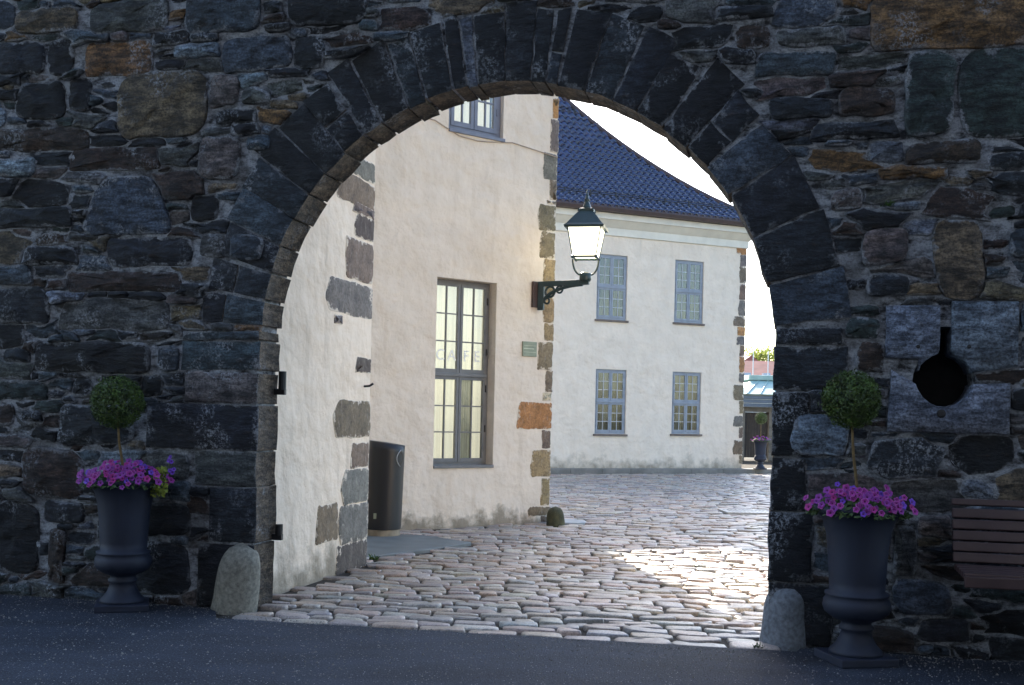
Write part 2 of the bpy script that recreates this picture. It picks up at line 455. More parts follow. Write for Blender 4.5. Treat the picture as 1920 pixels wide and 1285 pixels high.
def block_geo(cs, front, back, bev=0.010, rough=0.014, seed=0.0, jit=0.007):
    """dressed block on a grid: four corners (x,z) in order, gently uneven face, chamfered arris"""
    A, B_, C_, D_ = [Vector((p[0], p[1])) for p in cs]
    l1 = max((B_ - A).length, 0.02); l2 = max((D_ - A).length, 0.02)
    def ticks(l):
        m = min(7, max(2, int(l / 0.09))); e = min(0.25, bev / l)
        return [0.0, e] + [e + (1 - 2 * e) * q / m for q in range(1, m)] + [1 - e, 1.0]
    S, T = ticks(l1), ticks(l2); ns, nt = len(S), len(T); vs, fs, eg = [], [], []
    for j, t in enumerate(T):
        for i, q in enumerate(S):
            p = (A * (1 - q) + B_ * q) * (1 - t) + (D_ * (1 - q) + C_ * q) * t
            rim = i in (0, ns - 1) or j in (0, nt - 1)
            jx = mn.noise(Vector((p.x * 9 + seed, p.y * 9, 3.1))) * jit * 2; jz = mn.noise(Vector((p.x * 9, p.y * 9 + seed, 9.7))) * jit * 2
            y = front + (bev * 0.9 if rim else 0) + (mn.noise(Vector((p.x * 6 + seed, p.y * 6, seed))) * rough + mn.noise(Vector((p.x * 17, p.y * 17 + seed, 1))) * rough * 0.5) * (0.5 if rim else 1)
            vs.append((p.x + jx, y, p.y + jz)); eg.append(1.0 if rim else (0.8 if i in (1, ns - 2) or j in (1, nt - 2) else 0.1))
    for j in range(nt - 1):
        for i in range(ns - 1): a = j * ns + i; fs.append((a, a + 1, a + ns + 1, a + ns))
    ring = [i for i in range(ns)] + [j * ns + ns - 1 for j in range(1, nt)] + [(nt - 1) * ns + i for i in range(ns - 2, -1, -1)] + [j * ns for j in range(nt - 2, 0, -1)]
    o = len(vs); n = len(ring)
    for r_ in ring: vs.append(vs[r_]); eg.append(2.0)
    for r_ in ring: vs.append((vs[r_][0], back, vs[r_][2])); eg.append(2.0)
    for q in range(n): fs.append((o + q, o + n + q, o + n + (q + 1) % n, o + (q + 1) % n))
    fs.append(tuple(o + n + q for q in range(n)))
    ar = sum(cs[i][0] * cs[(i + 1) % 4][1] - cs[(i + 1) % 4][0] * cs[i][1] for i in range(4))
    if ar < 0: fs = [f[::-1] for f in fs]
    return vs, fs, eg
def quad_outline(corners, step=0.09, jit=0.008, rnd=0.022, seed=0.0):
    """rounded, roughened polygon through the corners"""
    pts = []; n = len(corners)
    for i in range(n):
        a = Vector((*corners[i], 0)); b = Vector((*corners[(i + 1) % n], 0)); L = (b - a).length
        if L < 1e-5: continue
        r = min(rnd, L * 0.3); t = (b - a) / L
        m = max(1, int((L - 2 * r) / step))
        m = min(m, 7)
        for q in range(m + 1): pts.append(a + t * (r + (L - 2 * r) * q / m))
    out = []
    for p in pts:
        dx = mn.noise(Vector((p.x * 8 + seed, p.y * 8, 3.1))) * jit * 2; dz = mn.noise(Vector((p.x * 8, p.y * 8 + seed, 9.7))) * jit * 2
        out.append((p.x + dx, p.y + dz))
    return out

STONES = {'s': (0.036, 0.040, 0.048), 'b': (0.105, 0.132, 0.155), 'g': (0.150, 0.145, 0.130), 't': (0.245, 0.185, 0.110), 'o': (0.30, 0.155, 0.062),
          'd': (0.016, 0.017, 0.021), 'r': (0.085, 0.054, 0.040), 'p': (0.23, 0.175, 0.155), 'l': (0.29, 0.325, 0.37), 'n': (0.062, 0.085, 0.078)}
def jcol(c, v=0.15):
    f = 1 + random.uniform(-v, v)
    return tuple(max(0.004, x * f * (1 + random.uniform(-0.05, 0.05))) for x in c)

# ------------------------------------------------------------------ the ground
gd = MB()
gd.add([(-3000, -3000, -0.07), (3000, -3000, -0.07), (3000, 4000, -0.07), (-3000, 4000, -0.07)], [(0, 1, 2, 3)])
tag(gd.build('ground', 'field'), kind='structure')
# asphalt forecourt: ends along a line just in front of the arch
c0, c1 = ground(470, 1163), ground(1440, 1219)
ed = (c1 - c0).normalized()
def front_y(x): return c0.y + (x - c0.x) * ed.y / ed.x
asp = MB(); top = []; NS = 90
xs = [-9 + 18 * i / NS for i in range(NS + 1)]
vs = []
for x in xs:
    yy = front_y(x) + mn.noise(Vector((x * 3, 0, 0))) * 0.03
    if x < -2.2 or x > 2.05: yy = G.w((x + 0.076) / G.ex.x, 0.25).y
    vs += [(x, -2.98, 0.0), (x, yy, 0.0), (x, yy, -0.08)]
fs = []
for i in range(NS):
    a = i * 3; fs += [(a, a + 3, a + 4, a + 1), (a + 1, a + 4, a + 5, a + 2)]
asp.add(vs, fs)
tag(asp.build('asphalt', 'asphalt'), kind='structure')

# loose grit swept against the wall foot and over the asphalt
gm = MB(); rg = random.Random(77)
for _ in range(5200):
    u_ = rg.uniform(-5.4, 4.4); off = 0.04 + (rg.random() ** 2.2) * 3.2
    if abs(u_) < 1.95: off += 0.25
    q = G.w(u_, -off); sz = rg.uniform(0.003, 0.008) * (1.5 if rg.random() < 0.1 else 1)
    a = rg.uniform(0, 6.3); ca, sa = math.cos(a) * sz, math.sin(a) * sz
    gm.add([(q.x + ca, q.y + sa, 0), (q.x - sa, q.y + ca, 0), (q.x - ca, q.y - sa, 0), (q.x + sa, q.y - ca, 0), (q.x + ca * .2, q.y + sa * .2, sz * rg.uniform(.7, 1.2))], [(0, 1, 4), (1, 2, 4), (2, 3, 4), (3, 0, 4)])
simple('grit', (0.17, 0.165, 0.155), 0.9, 0.7, 9, 0.2)
go = gm.build('grit', 'grit'); tag(go, 'fine pale grit scattered over the asphalt along the wall foot', 'grit', None, 'stuff')

# ------------------------------------------------------------------ gate wall
RAD = 1.975; ZC = 2.10; TH = 0.34
gate = empty('gate_wall', G.o, G.a, 'dark rubble stone wall pierced by a round arched gateway', 'wall')
KH = G.loc(1770, 713); KR = 0.185; KS = (G.loc(1770, 713)[0], G.loc(1770, 618)[1]); KW = 0.037
def keyhole(grow=0.0, n=26):
    r = KR + grow; w = KW + grow; a0 = math.asin(w / r)
    pts = [(KH[0] + r * math.sin(a0 + (2 * math.pi - 2 * a0) * i / n), KH[1] + r * math.cos(a0 + (2 * math.pi - 2 * a0) * i / n)) for i in range(n + 1)]
    pts += [(KH[0] - w, KS[1] + grow), (KH[0] + w, KS[1] + grow)]
    return pts
def gate_core():
    bm = bmesh.new()
    ro = RAD + 0.022
    arc = [(ro * math.cos(R(180 - 180 * i / 48)), ZC + ro * math.sin(R(180 - 180 * i / 48))) for i in range(49)]
    loop = [(-7.5, -0.15), (-ro, -0.15)] + arc + [(ro, -0.15), (6.5, -0.15), (6.5, 5.6), (-7.5, 5.6)]
    hole = keyhole(0.02)
    edges = []; loops = []
    for lp in (loop, hole):
        vv = [bm.verts.new((x, 0, z)) for x, z in lp]; loops.append(vv)
        for i in range(len(vv)): edges.append(bm.edges.new((vv[i], vv[(i + 1) % len(vv)])))
    bmesh.ops.triangle_fill(bm, use_beauty=True, use_dissolve=False, edges=edges)
    front = bm.faces[:]
    ret = bmesh.ops.extrude_face_region(bm, geom=front)
    bmesh.ops.translate(bm, vec=(0, TH, 0), verts=[g for g in ret['geom'] if isinstance(g, bmesh.types.BMVert)])
    bmesh.ops.recalc_face_normals(bm, faces=bm.faces[:])
    me = bpy.data.meshes.new('core'); bm.to_mesh(me); bm.free(); return me
put('core', gate_core(), gate, 'mortar')
simple('loophole_shade', (0.004, 0.004, 0.005), 0.9)
MB().box(KH[0] - 0.4, KH[0] + 0.4, TH + 0.003, TH + 0.08, KH[1] - 0.4, KH[1] + 0.7).build('loophole_shade_panel', 'loophole_shade', gate)  # near-black panel stands in for the shade deep inside the loophole
bp = MB(); bp.box(-7.5, -RAD - 0.1, TH + 0.085, TH + 0.12, 0, 5.6); bp.box(RAD + 0.1, 6.5, TH + 0.085, TH + 0.12, 0, 5.6); bp.box(-RAD - 0.1, RAD + 0.1, TH + 0.085, TH + 0.12, ZC + RAD + 0.1, 5.6)
bp.build('rear_face', 'plaster_house', gate)

GX0, GX1, GZ0, GZ1, GS = -6.2, 5.2, 0.0, 5.6, 0.012
NX, NZ = int((GX1 - GX0) / GS), int((GZ1 - GZ0) / GS)
occ = np.zeros((NZ, NX), dtype=np.int32)
def raster(pts, val, grow=0.0):
    xs = np.array([p[0] for p in pts]); zs = np.array([p[1] for p in pts])
    i0 = max(0, int((xs.min() - GX0) / GS) - 2); i1 = min(NX, int((xs.max() - GX0) / GS) + 3)
    j0 = max(0, int((zs.min() - GZ0) / GS) - 2); j1 = min(NZ, int((zs.max() - GZ0) / GS) + 3)
    if i1 <= i0 or j1 <= j0: return
    X, Z = np.meshgrid(GX0 + (np.arange(i0, i1) + 0.5) * GS, GZ0 + (np.arange(j0, j1) + 0.5) * GS)
    ins = np.zeros(X.shape, bool); n = len(pts)
    for q in range(n):
        x1, z1 = pts[q]; x2, z2 = pts[(q + 1) % n]
        if z1 == z2: continue
        ins ^= ((z1 > Z) != (z2 > Z)) & (X < (x2 - x1) * (Z - z1) / (z2 - z1) + x1)
    occ[j0:j1, i0:i1][ins] = val
# opening and loophole are not free
raster([(-RAD, -1), (RAD, -1), (RAD, ZC)] + [(RAD * math.cos(R(q * 6)), ZC + RAD * math.sin(R(q * 6))) for q in range(31)] + [(-RAD, ZC)], 1)
raster(keyhole(0.01), 1)

pieces = []     # (score, name, verts, faces, colour)
def add_piece(name, pts, front, back, col, bevel=0.02, rough=0.012, force=False, quad=None):
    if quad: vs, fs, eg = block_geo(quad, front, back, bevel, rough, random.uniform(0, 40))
    else: vs, fs = stone_geo(pts, front, back, bevel, rough, random.uniform(0, 40)); eg = EDGE
    xs = [p[0] for p in pts]; zs = [p[1] for p in pts]
    a = (max(xs) - min(xs)) * (max(zs) - min(zs))
    cx, cz = (max(xs) + min(xs)) / 2, (max(zs) + min(zs)) / 2
    w = G.w(cx, 0); u = F * w.x / w.y; v = F * (cz - EYE) / w.y
    vis = abs(u) < 1010 and -540 < v < 800
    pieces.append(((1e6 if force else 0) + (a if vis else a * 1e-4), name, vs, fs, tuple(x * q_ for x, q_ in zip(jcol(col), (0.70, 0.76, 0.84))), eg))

# voussoirs, joint by joint
JO = [4.5, 13.5, 23.5, 33.5, 41.5, 47.5, 54.3, 60.8, 66.6, 73.0, 79.2, 81.8, 85.2, 90.8, 96.8, 99.4, 102.5, 108.9, 113.4, 120.2, 125.1, 131.0, 137.6, 143.6, 150.1, 157.0, 163.5, 170.0, 176.0]
for i in range(len(JO) - 1):
    a0, a1 = JO[i], JO[i + 1]
    g = random.choice((0.010, 0.014, 0.018, 0.026))
    L = random.uniform(0.50, 0.60) if 30 < a0 < 150 else random.uniform(0.46, 0.54)
    ri = RAD + random.uniform(-0.012, 0.012); ro = ri + L
    tw = random.uniform(-1.2, 1.2)
    h0, h1 = math.degrees(g / ri) / 2, math.degrees(g / ro) / 2
    P = lambda r, a: (r * math.cos(R(a)), ZC + r * math.sin(R(a)))
    cs = [P(ri, a0 + h0), P(ro, a0 + h1 + tw * 0.4), P(ro + random.uniform(-0.03, 0.03), a1 - h1 + tw * 0.4), P(ri, a1 - h0)]
    if random.random() < 0.3:                           # split across its length
        f = random.uniform(0.4, 0.65); m0 = P(ri + L * f, a0 + h0); m1 = P(ri + L * f, a1 - h0)
        m2 = P(ri + L * f + 0.016, a0 + h0); m3 = P(ri + L * f + 0.016, a1 - h0)
        quads = [[cs[0], m0, m1, cs[3]], [m2, cs[1], cs[2], m3]]
    else: quads = [cs]
    for qi, q in enumerate(quads):
        o = quad_outline(q, 0.09, 0.006, 0.007, random.uniform(0, 99))
        c = random.choice([STONES['d'], STONES['d'], STONES['s'], STONES['s'], (0.03, 0.029, 0.031), (0.05, 0.06, 0.072)])
        if a0 > 140 or a0 < 36: c = random.choice([STONES['s'], STONES['b'], (0.06, 0.066, 0.078)])
        if a0 == 96.8: c = (0.17, 0.185, 0.215)
        raster(o, 1)
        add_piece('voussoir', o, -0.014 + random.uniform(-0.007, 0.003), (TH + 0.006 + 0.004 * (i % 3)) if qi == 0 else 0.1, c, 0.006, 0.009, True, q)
# jamb blocks: photo boxes (x0, y0, x1, y1, colour)
JL = [(385, 497, 0, 581, 'g'), (338, 584, 0, 620, 'g'), (345, 622, 0, 638, 'b'), (342, 641, 0, 694, 'b'), (348, 698, 0, 755, 'p'), (275, 758, 0, 843, 's'), (367, 847, 0, 911, 'g'), (393, 914, 0, 1017, 's'), (372, 1020, 0, 1150, 'd')]
JR = [(0, 600, 1580, 647, 's'), (0, 650, 1590, 731, 's'), (0, 735, 1516, 856, 'd'), (0, 860, 1510, 958, 'd'), (0, 962, 1522, 1090, 'd'), (0, 1095, 1560, 1215, 'd')]
for side, lst in ((-1, JL), (1, JR)):
    for x0, y0, x1, y1, c in lst:
        xo = x0 or x1; xe = 484 if side < 0 else 1450
        u, z0 = G.loc((xo + xe) / 2, y1); _, z1 = G.loc((xo + xe) / 2, y0); u = G.loc(xo, (y0 + y1) / 2)[0]
        ue = side * (RAD + random.uniform(-0.008, 0.010))
        if side < 0 and z0 > ZC + 0.06:      # just above the springing the ring already covers the edge
            continue
        z0 = max(z0, 0.004); z1 = min(z1, ZC + 0.132 if side < 0 else ZC + 0.146)
        if z1 - z0 < 0.03: continue
        cs = [(min(u, ue), z0), (max(u, ue), z0), (max(u, ue), z1), (min(u, ue), z1)]
        o = quad_outline(cs, 0.09, 0.006, 0.009, random.uniform(0, 99)); raster(o, 1)
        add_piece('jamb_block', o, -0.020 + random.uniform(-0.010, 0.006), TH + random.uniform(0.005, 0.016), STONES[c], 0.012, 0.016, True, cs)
# fill the small rest of the jambs up to the springing
for side in (-1, 1):
    z = 0.0
# feature stones of the rubble, photo boxes
FS = [(32, 15, 149, 64, 't'), (161, 3, 318, 64, 'g'), (348, -30, 490, 62, 'b'), (494, 28, 535, 47, 'r'), (494, 5, 535, 26, 's'), (540, -20, 690, 50, 'd'), (-10, 77, 87, 142, 's'), (90, 75, 144, 144, 'd'),
      (157, 77, 291, 144, 'o'), (328, 82, 415, 110, 'l'), (418, 69, 547, 135, 'b'), (550, 67, 612, 132, 's'), (32, 151, 127, 227, 'd'), (130, 147, 174, 214, 'd'), (212, 130, 388, 261, 't'), (391, 143, 452, 200, 'p'),
      (456, 167, 508, 194, 'g'), (401, 204, 482, 239, 'd'), (-10, 241, 171, 284, 'r'), (-10, 294, 67, 335, 'l'), (127, 278, 301, 321, 'r'), (370, 256, 452, 338, 'p'), (462, 254, 508, 284, 'b'), (150, 331, 330, 442, 'b'),
      (356, 366, 411, 418, 'd'), (-10, 388, 140, 430, 's'), (127, 434, 187, 454, 'g'), (43, 462, 147, 497, 'd'), (197, 446, 371, 500, 's'), (375, 437, 426, 487, 'g'), (430, 443, 500, 490, 'b'), (114, 510, 348, 547, 'r'),
      (-10, 499, 64, 537, 'b'), (-10, 540, 97, 607, 's'), (104, 564, 318, 621, 'g'), (67, 641, 284, 701, 'd'), (296, 651, 339, 698, 'b'), (7, 654, 60, 681, 's'), (-10, 714, 97, 751, 'n'), (134, 708, 177, 745, 'd'),
      (264, 704, 311, 745, 'd'), (107, 757, 254, 835, 's'), (43, 768, 80, 791, 'd'), (-10, 758, 33, 801, 'r'), (38, 842, 162, 936, 'r'), (264, 848, 360, 898, 'g'), (298, 902, 358, 938, 'b'), (83, 942, 162, 981, 's'),
      (-10, 943, 75, 1079, 'd'), (264, 942, 358, 1004, 'd'), (234, 1019, 362, 1118, 's'), (94, 992, 125, 1098, 'r'),
      (1340, 10, 1450, 40, 's'), (1375, 47, 1450, 97, 'r'), (1453, 52, 1584, 87, 'g'), (1628, -30, 1960, 94, 'o'), (1410, 99, 1574, 143, 'b'), (1697, 100, 1790, 260, 'n'), (1794, 97, 1960, 261, 'n'),
      (1440, 184, 1561, 226, 's'), (1568, 167, 1685, 218, 'r'), (1516, 230, 1688, 264, 's'), (1624, 268, 1693, 309, 'l'), (1697, 268, 1842, 308, 'r'), (1641, 313, 1780, 338, 'o'), (1556, 351, 1618, 395, 'p'),
      (1846, 285, 1950, 322, 's'), (1612, 432, 1705, 497, 'p'), (1738, 420, 1852, 563, 't'), (1624, 514, 1705, 557, 's'), (1584, 575, 1655, 592, 'n'), (1584, 597, 1651, 637, 'n'), (1604, 641, 1659, 700, 'r'),
      (1480, 778, 1595, 855, 'l'), (1889, 427, 1950, 484, 'b'), (1672, 981, 1719, 1083, 'g'), (1722, 966, 1789, 1011, 'p'), (1800, 905, 1868, 934, 'l')]
for x0, y0, x1, y1, c in FS:
    ym, xm = (y0 + y1) / 2, (x0 + x1) / 2
    u0 = G.loc(x0, ym)[0]; u1 = G.loc(x1, ym)[0]; z0 = G.loc(xm, y1)[1]; z1 = G.loc(xm, y0)[1]
    w, h = u1 - u0, z1 - z0; j = lambda: random.uniform(-0.07, 0.07)
    tp = 0.16 if (x0, y0) == (150, 331) else 0.0
    sl = -0.14 if c == 't' and x0 == 1738 else 0.0
    cs = [(u0 + w * max(0, j() - sl), z0 + h * abs(j()) * 0.6), (u1 + w * min(0, j() - sl * 0), z0 + h * abs(j()) * 0.6), (u1 - w * (abs(j()) + tp - sl * 0.6), z1 - h * abs(j())), (u0 + w * (abs(j()) + tp), z1 - h * abs(j()))]
    if random.random() < 0.6: cs.insert(3, (u0 + w * random.uniform(0.3, 0.7), z1 + h * 0.04))
    sd = random.uniform(0, 99)
    o = quad_outline(cs, 0.10, 0.016, min(w, h) * 0.16, sd)
    ch_ = []
    for i in range(len(o)):
        a, b = o[i], o[(i + 1) % len(o)]; ch_ += [(a[0] * .75 + b[0] * .25, a[1] * .75 + b[1] * .25), (a[0] * .25 + b[0] * .75, a[1] * .25 + b[1] * .75)]
    o = [(x + mn.noise(Vector((x * 22, z * 22, sd))) * 0.010, z + mn.noise(Vector((x * 22, z * 22, sd + 7))) * 0.010) for x, z in ch_]
    raster(o, 1)
    add_piece('stone', o, -random.uniform(0.012, 0.045), 0.05, STONES[c], 0.016, 0.024)
# granite surround of the loophole: three blocks cut by the keyhole
def cut_block(x0, y0, x1, y1, part):
    u0, u1 = G.loc(x0, (y0 + y1) / 2)[0], G.loc(x1, (y0 + y1) / 2)[0]; z0, z1 = G.loc((x0 + x1) / 2, y1)[1], G.loc((x0 + x1) / 2, y0)[1]
    kx, kz, r, w = KH[0], KH[1], KR, KW
    ang = lambda a: (kx + r * math.sin(R(a)), kz + r * math.cos(R(a)))
    if part == 'left': c = [(u0, z0), (kx - r * 0.93, z0)] + [ang(a) for a in (-72, -58, -44, -30, -16)] + [(kx - w, kz + r + 0.02), (kx - w, z1), (u0, z1)]
    if part == 'right': c = [(kx + w, z1), (kx + w, kz + r + 0.02)] + [ang(a) for a in (16, 30, 44, 58, 72)] + [(kx + r * 0.98, z0), (u1, z0 + 0.05), (u1, z1)]
    if part == 'low': c = [(u0, z0), (u1, z0), (u1, z1 - 0.08), (kx + r * 0.995, kz - 0.03)] + [ang(a) for a in (112, 130, 148, 164, 180, 196, 212, 230, 248)] + [(kx - r * 0.995, kz - 0.03), (u0 + 0.02, z1)]
    out = []
    for i in range(len(c)):
        a, b = c[i], c[(i + 1) % len(c)]; L = math.hypot(b[0] - a[0], b[1] - a[1]); m = max(1, int(L / 0.09))
        for q in range(m): out.append((a[0] + (b[0] - a[0]) * q / m + random.uniform(-.003, .003), a[1] + (b[1] - a[1]) * q / m + random.uniform(-.003, .003)))
    raster(out, 1)
    # flat granite face: no inner rings for a concave outline
    n = len(out); area = sum(out[i][0] * out[(i + 1) % n][1] - out[(i + 1) % n][0] * out[i][1] for i in range(n))
    if area < 0: out = out[::-1]
    bm = bmesh.new()
    vv = [bm.verts.new((x, -0.045, z)) for x, z in inset(out, 0.008)]
    v1 = [bm.verts.new((x, -0.034, z)) for x, z in out]; v2 = [bm.verts.new((x, 0.3, z)) for x, z in out]
    ee = [bm.edges.new((vv[i], vv[(i + 1) % n])) for i in range(n)]
    bmesh.ops.triangle_fill(bm, use_beauty=True, edges=ee)
    for a, b in ((vv, v1), (v1, v2)):
        for i in range(n): bm.faces.new((a[i], b[i], b[(i + 1) % n], a[(i + 1) % n]))
    bmesh.ops.recalc_face_normals(bm, faces=bm.faces[:]); bm.verts.index_update()
    pieces.append((1e6, 'stone', [v.co[:] for v in bm.verts], [[v.index for v in f.verts] for f in bm.faces], jcol((0.22, 0.265, 0.325), 0.06), [0.3] * len(bm.verts))); bm.free()
cut_block(1661, 574, 1758, 672, 'left'); cut_block(1780, 566, 1908, 700, 'right'); cut_block(1664, 696, 1892, 812, 'low')

# random courses between: pack ellipses from large to small, then grow them
seeds = []
rs = random.Random(5)
for (lw, hw, tries) in (((0.34, 0.60), (0.17, 0.28), 2200), ((0.26, 0.48), (0.11, 0.18), 5000), ((0.18, 0.36), (0.075, 0.12), 8000), ((0.12, 0.26), (0.05, 0.08), 9000), ((0.07, 0.14), (0.035, 0.055), 9000)):
    for _ in range(tries):
        x = rs.uniform(GX0 + 0.1, GX1 - 0.1); z = rs.uniform(GZ0 + 0.03, GZ1 - 0.05)
        a = rs.uniform(*lw) / 2; b = rs.uniform(*hw) / 2
        ok = True
        for q in range(12):
            t = q * math.pi / 6; f = 0.92
            i = int((x + a * f * math.cos(t) - GX0) / GS); jn = int((z + b * f * math.sin(t) - GZ0) / GS)
            if not (0 <= i < NX and 0 <= jn < NZ) or occ[jn, i]: ok = False; break
        if not ok or occ[int((z - GZ0) / GS), int((x - GX0) / GS)]: continue
        seeds.append((x, z, a, b, rs.uniform(-0.07, 0.07)))
        i0 = int((x - a - GX0) / GS); i1 = int((x + a - GX0) / GS); j0 = int((z - b - GZ0) / GS); j1 = int((z + b - GZ0) / GS)
        I, J = np.meshgrid(np.arange(max(0, i0), min(NX, i1 + 1)), np.arange(max(0, j0), min(NZ, j1 + 1)))
        m = ((I * GS + GX0 - x) / a) ** 2 + ((J * GS + GZ0 - z) / b) ** 2 < 1
        sub = occ[max(0, j0):min(NZ, j1 + 1), max(0, i0):min(NX, i1 + 1)]; sub[m & (sub == 0)] = 2
lab = np.full((NZ, NX), -1, np.int32); best = np.full((NZ, NX), 9.0, np.float32)
for si, (x, z, a, b, t) in enumerate(seeds):
    ex, ez = a + 0.09, b + 0.05
    i0, i1 = max(0, int((x - ex * 1.15 - GX0) / GS)), min(NX, int((x + ex * 1.15 - GX0) / GS) + 1)
    j0, j1 = max(0, int((z - ez * 1.3 - GZ0) / GS)), min(NZ, int((z + ez * 1.3 - GZ0) / GS) + 1)
    I, J = np.meshgrid(np.arange(i0, i1), np.arange(j0, j1))
    dx = I * GS + GX0 - x; dz = J * GS + GZ0 - z - dx * t
    m = (np.abs(dx / a) ** 3.2 + np.abs(dz / b) ** 3.2) ** (1 / 3.2)
    d = np.maximum((m - 1.0), -1) * b + (m * 0.02)
    ok = (occ[j0:j1, i0:i1] != 1) & (m < 2.4) & (d < best[j0:j1, i0:i1]) & (np.abs(dx) < ex) & (np.abs(dz) < ez)
    best[j0:j1, i0:i1][ok] = d[ok]; lab[j0:j1, i0:i1][ok] = si
keys = ['s'] * 6 + ['d'] * 4 + ['b'] * 5 + ['g'] * 4 + ['r'] * 3 + ['n'] * 2 + ['l'] * 2 + ['p'] * 2 + ['t'] * 2 + ['o']
for si, (x, z, a, b, t) in enumerate(seeds):
    n = 16 if a > 0.08 else 12
    pts = []
    for q in range(n):
        an = 2 * math.pi * (q + 0.5) / n
        sx = math.copysign(abs(math.cos(an)) ** 0.6, math.cos(an)) * a; sz = math.copysign(abs(math.sin(an)) ** 0.6, math.sin(an)) * b
        k0 = 0.3
        while k0 < 2.3:
            k1 = k0 + 0.06; px_, pz_ = x + sx * k1, z + sz * k1 + sx * k1 * t
            i, jn = int((px_ - GX0) / GS), int((pz_ - GZ0) / GS)
            if not (0 <= i < NX and 0 <= jn < NZ) or lab[jn, i] != si: break
            k0 = k1
        pts.append((x + sx * k0, z + sz * k0 + sx * k0 * t))
    pts = inset(pts, min(0.009, b * 0.16) if rs.random() < 0.75 else min(0.018, b * 0.3))
    if min(extent(pts)) < 0.016: continue
    add_piece('stone', pts, -rs.choice((0.006, 0.012, 0.02, 0.03, 0.045)) * rs.uniform(0.7, 1.3), 0.03, STONES[rs.choice(keys)], 0.011, 0.016)
pieces.sort(key=lambda p: -p[0])
rest = MB()
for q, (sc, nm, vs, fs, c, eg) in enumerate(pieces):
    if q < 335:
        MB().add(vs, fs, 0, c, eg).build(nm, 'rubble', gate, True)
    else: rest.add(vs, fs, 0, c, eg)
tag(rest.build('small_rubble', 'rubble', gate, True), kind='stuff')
for px, py in ((1720, 651), (1815, 651), (1763, 776)):
    u, z = G.loc(px, py); r = 0.014 if py < 700 else 0.03
    MB().lathe([(r, 0.0), (r, 0.006), (r * 0.5, 0.010)], 10).build('socket_hole', 'black_iron', gate).matrix_local = Matrix.Translation((u, -0.0445, z)) @ Matrix.Rotation(R(90), 4, 'X')

# gate pintles behind the left jamb
for py0, py1 in ((694, 735), (992, 1018)):
    u, z0 = G.loc(531, py1); _, z1 = G.loc(531, py0)
    m = MB(); bx, by = -RAD + 0.055, TH - 0.03
    m.tube([(bx, by, z0 + 0.02), (bx, by, z1)], 0.032, 12); m.bbox(bx - 0.12, bx + 0.03, by - 0.02, by + 0.02, z0 - 0.02, z0 + 0.03, 0.006)
    m.build('hinge_pin', 'black_iron', gate)

# ------------------------------------------------------------------ walls with window openings
def wall_holes(x0, x1, z0, z1, holes, thick, reveal):
    """front sheet with rectangular openings, reveals going in"""
    m = MB(); xs = sorted({x0, x1, *[h[0] for h in holes], *[h[1] for h in holes]}); zs = sorted({z0, z1, *[h[2] for h in holes], *[h[3] for h in holes]})
    for i in range(len(xs) - 1):
        for j in range(len(zs) - 1):
            cx, cz = (xs[i] + xs[i + 1]) / 2, (zs[j] + zs[j + 1]) / 2
            if any(h[0] < cx < h[1] and h[2] < cz < h[3] for h in holes): continue
            m.add([(xs[i], 0, zs[j]), (xs[i + 1], 0, zs[j]), (xs[i + 1], 0, zs[j + 1]), (xs[i], 0, zs[j + 1])], [(0, 1, 2, 3)])
    for a, b, c, d in holes:
        r = reveal
        m.add([(a, 0, c), (b, 0, c), (b, 0, d), (a, 0, d), (a, r, c), (b, r, c), (b, r, d), (a, r, d)], [(0, 4, 5, 1), (1, 5, 6, 2), (2, 6, 7, 3), (3, 7, 4, 0)])
    m.add([(x1, 0, z0), (x1, thick, z0), (x1, thick, z1), (x1, 0, z1)], [(0, 1, 2, 3)])
    m.add([(x0, thick, z0), (x0, 0, z0), (x0, 0, z1), (x0, thick, z1)], [(0, 1, 2, 3)])
    m.add([(x0, thick, z0), (x0, thick, z1), (x1, thick, z1), (x1, thick, z0)], [(0, 1, 2, 3)])
    m.add([(x0, 0, z1), (x1, 0, z1), (x1, thick, z1), (x0, thick, z1)], [(0, 1, 2, 3)])
    return m
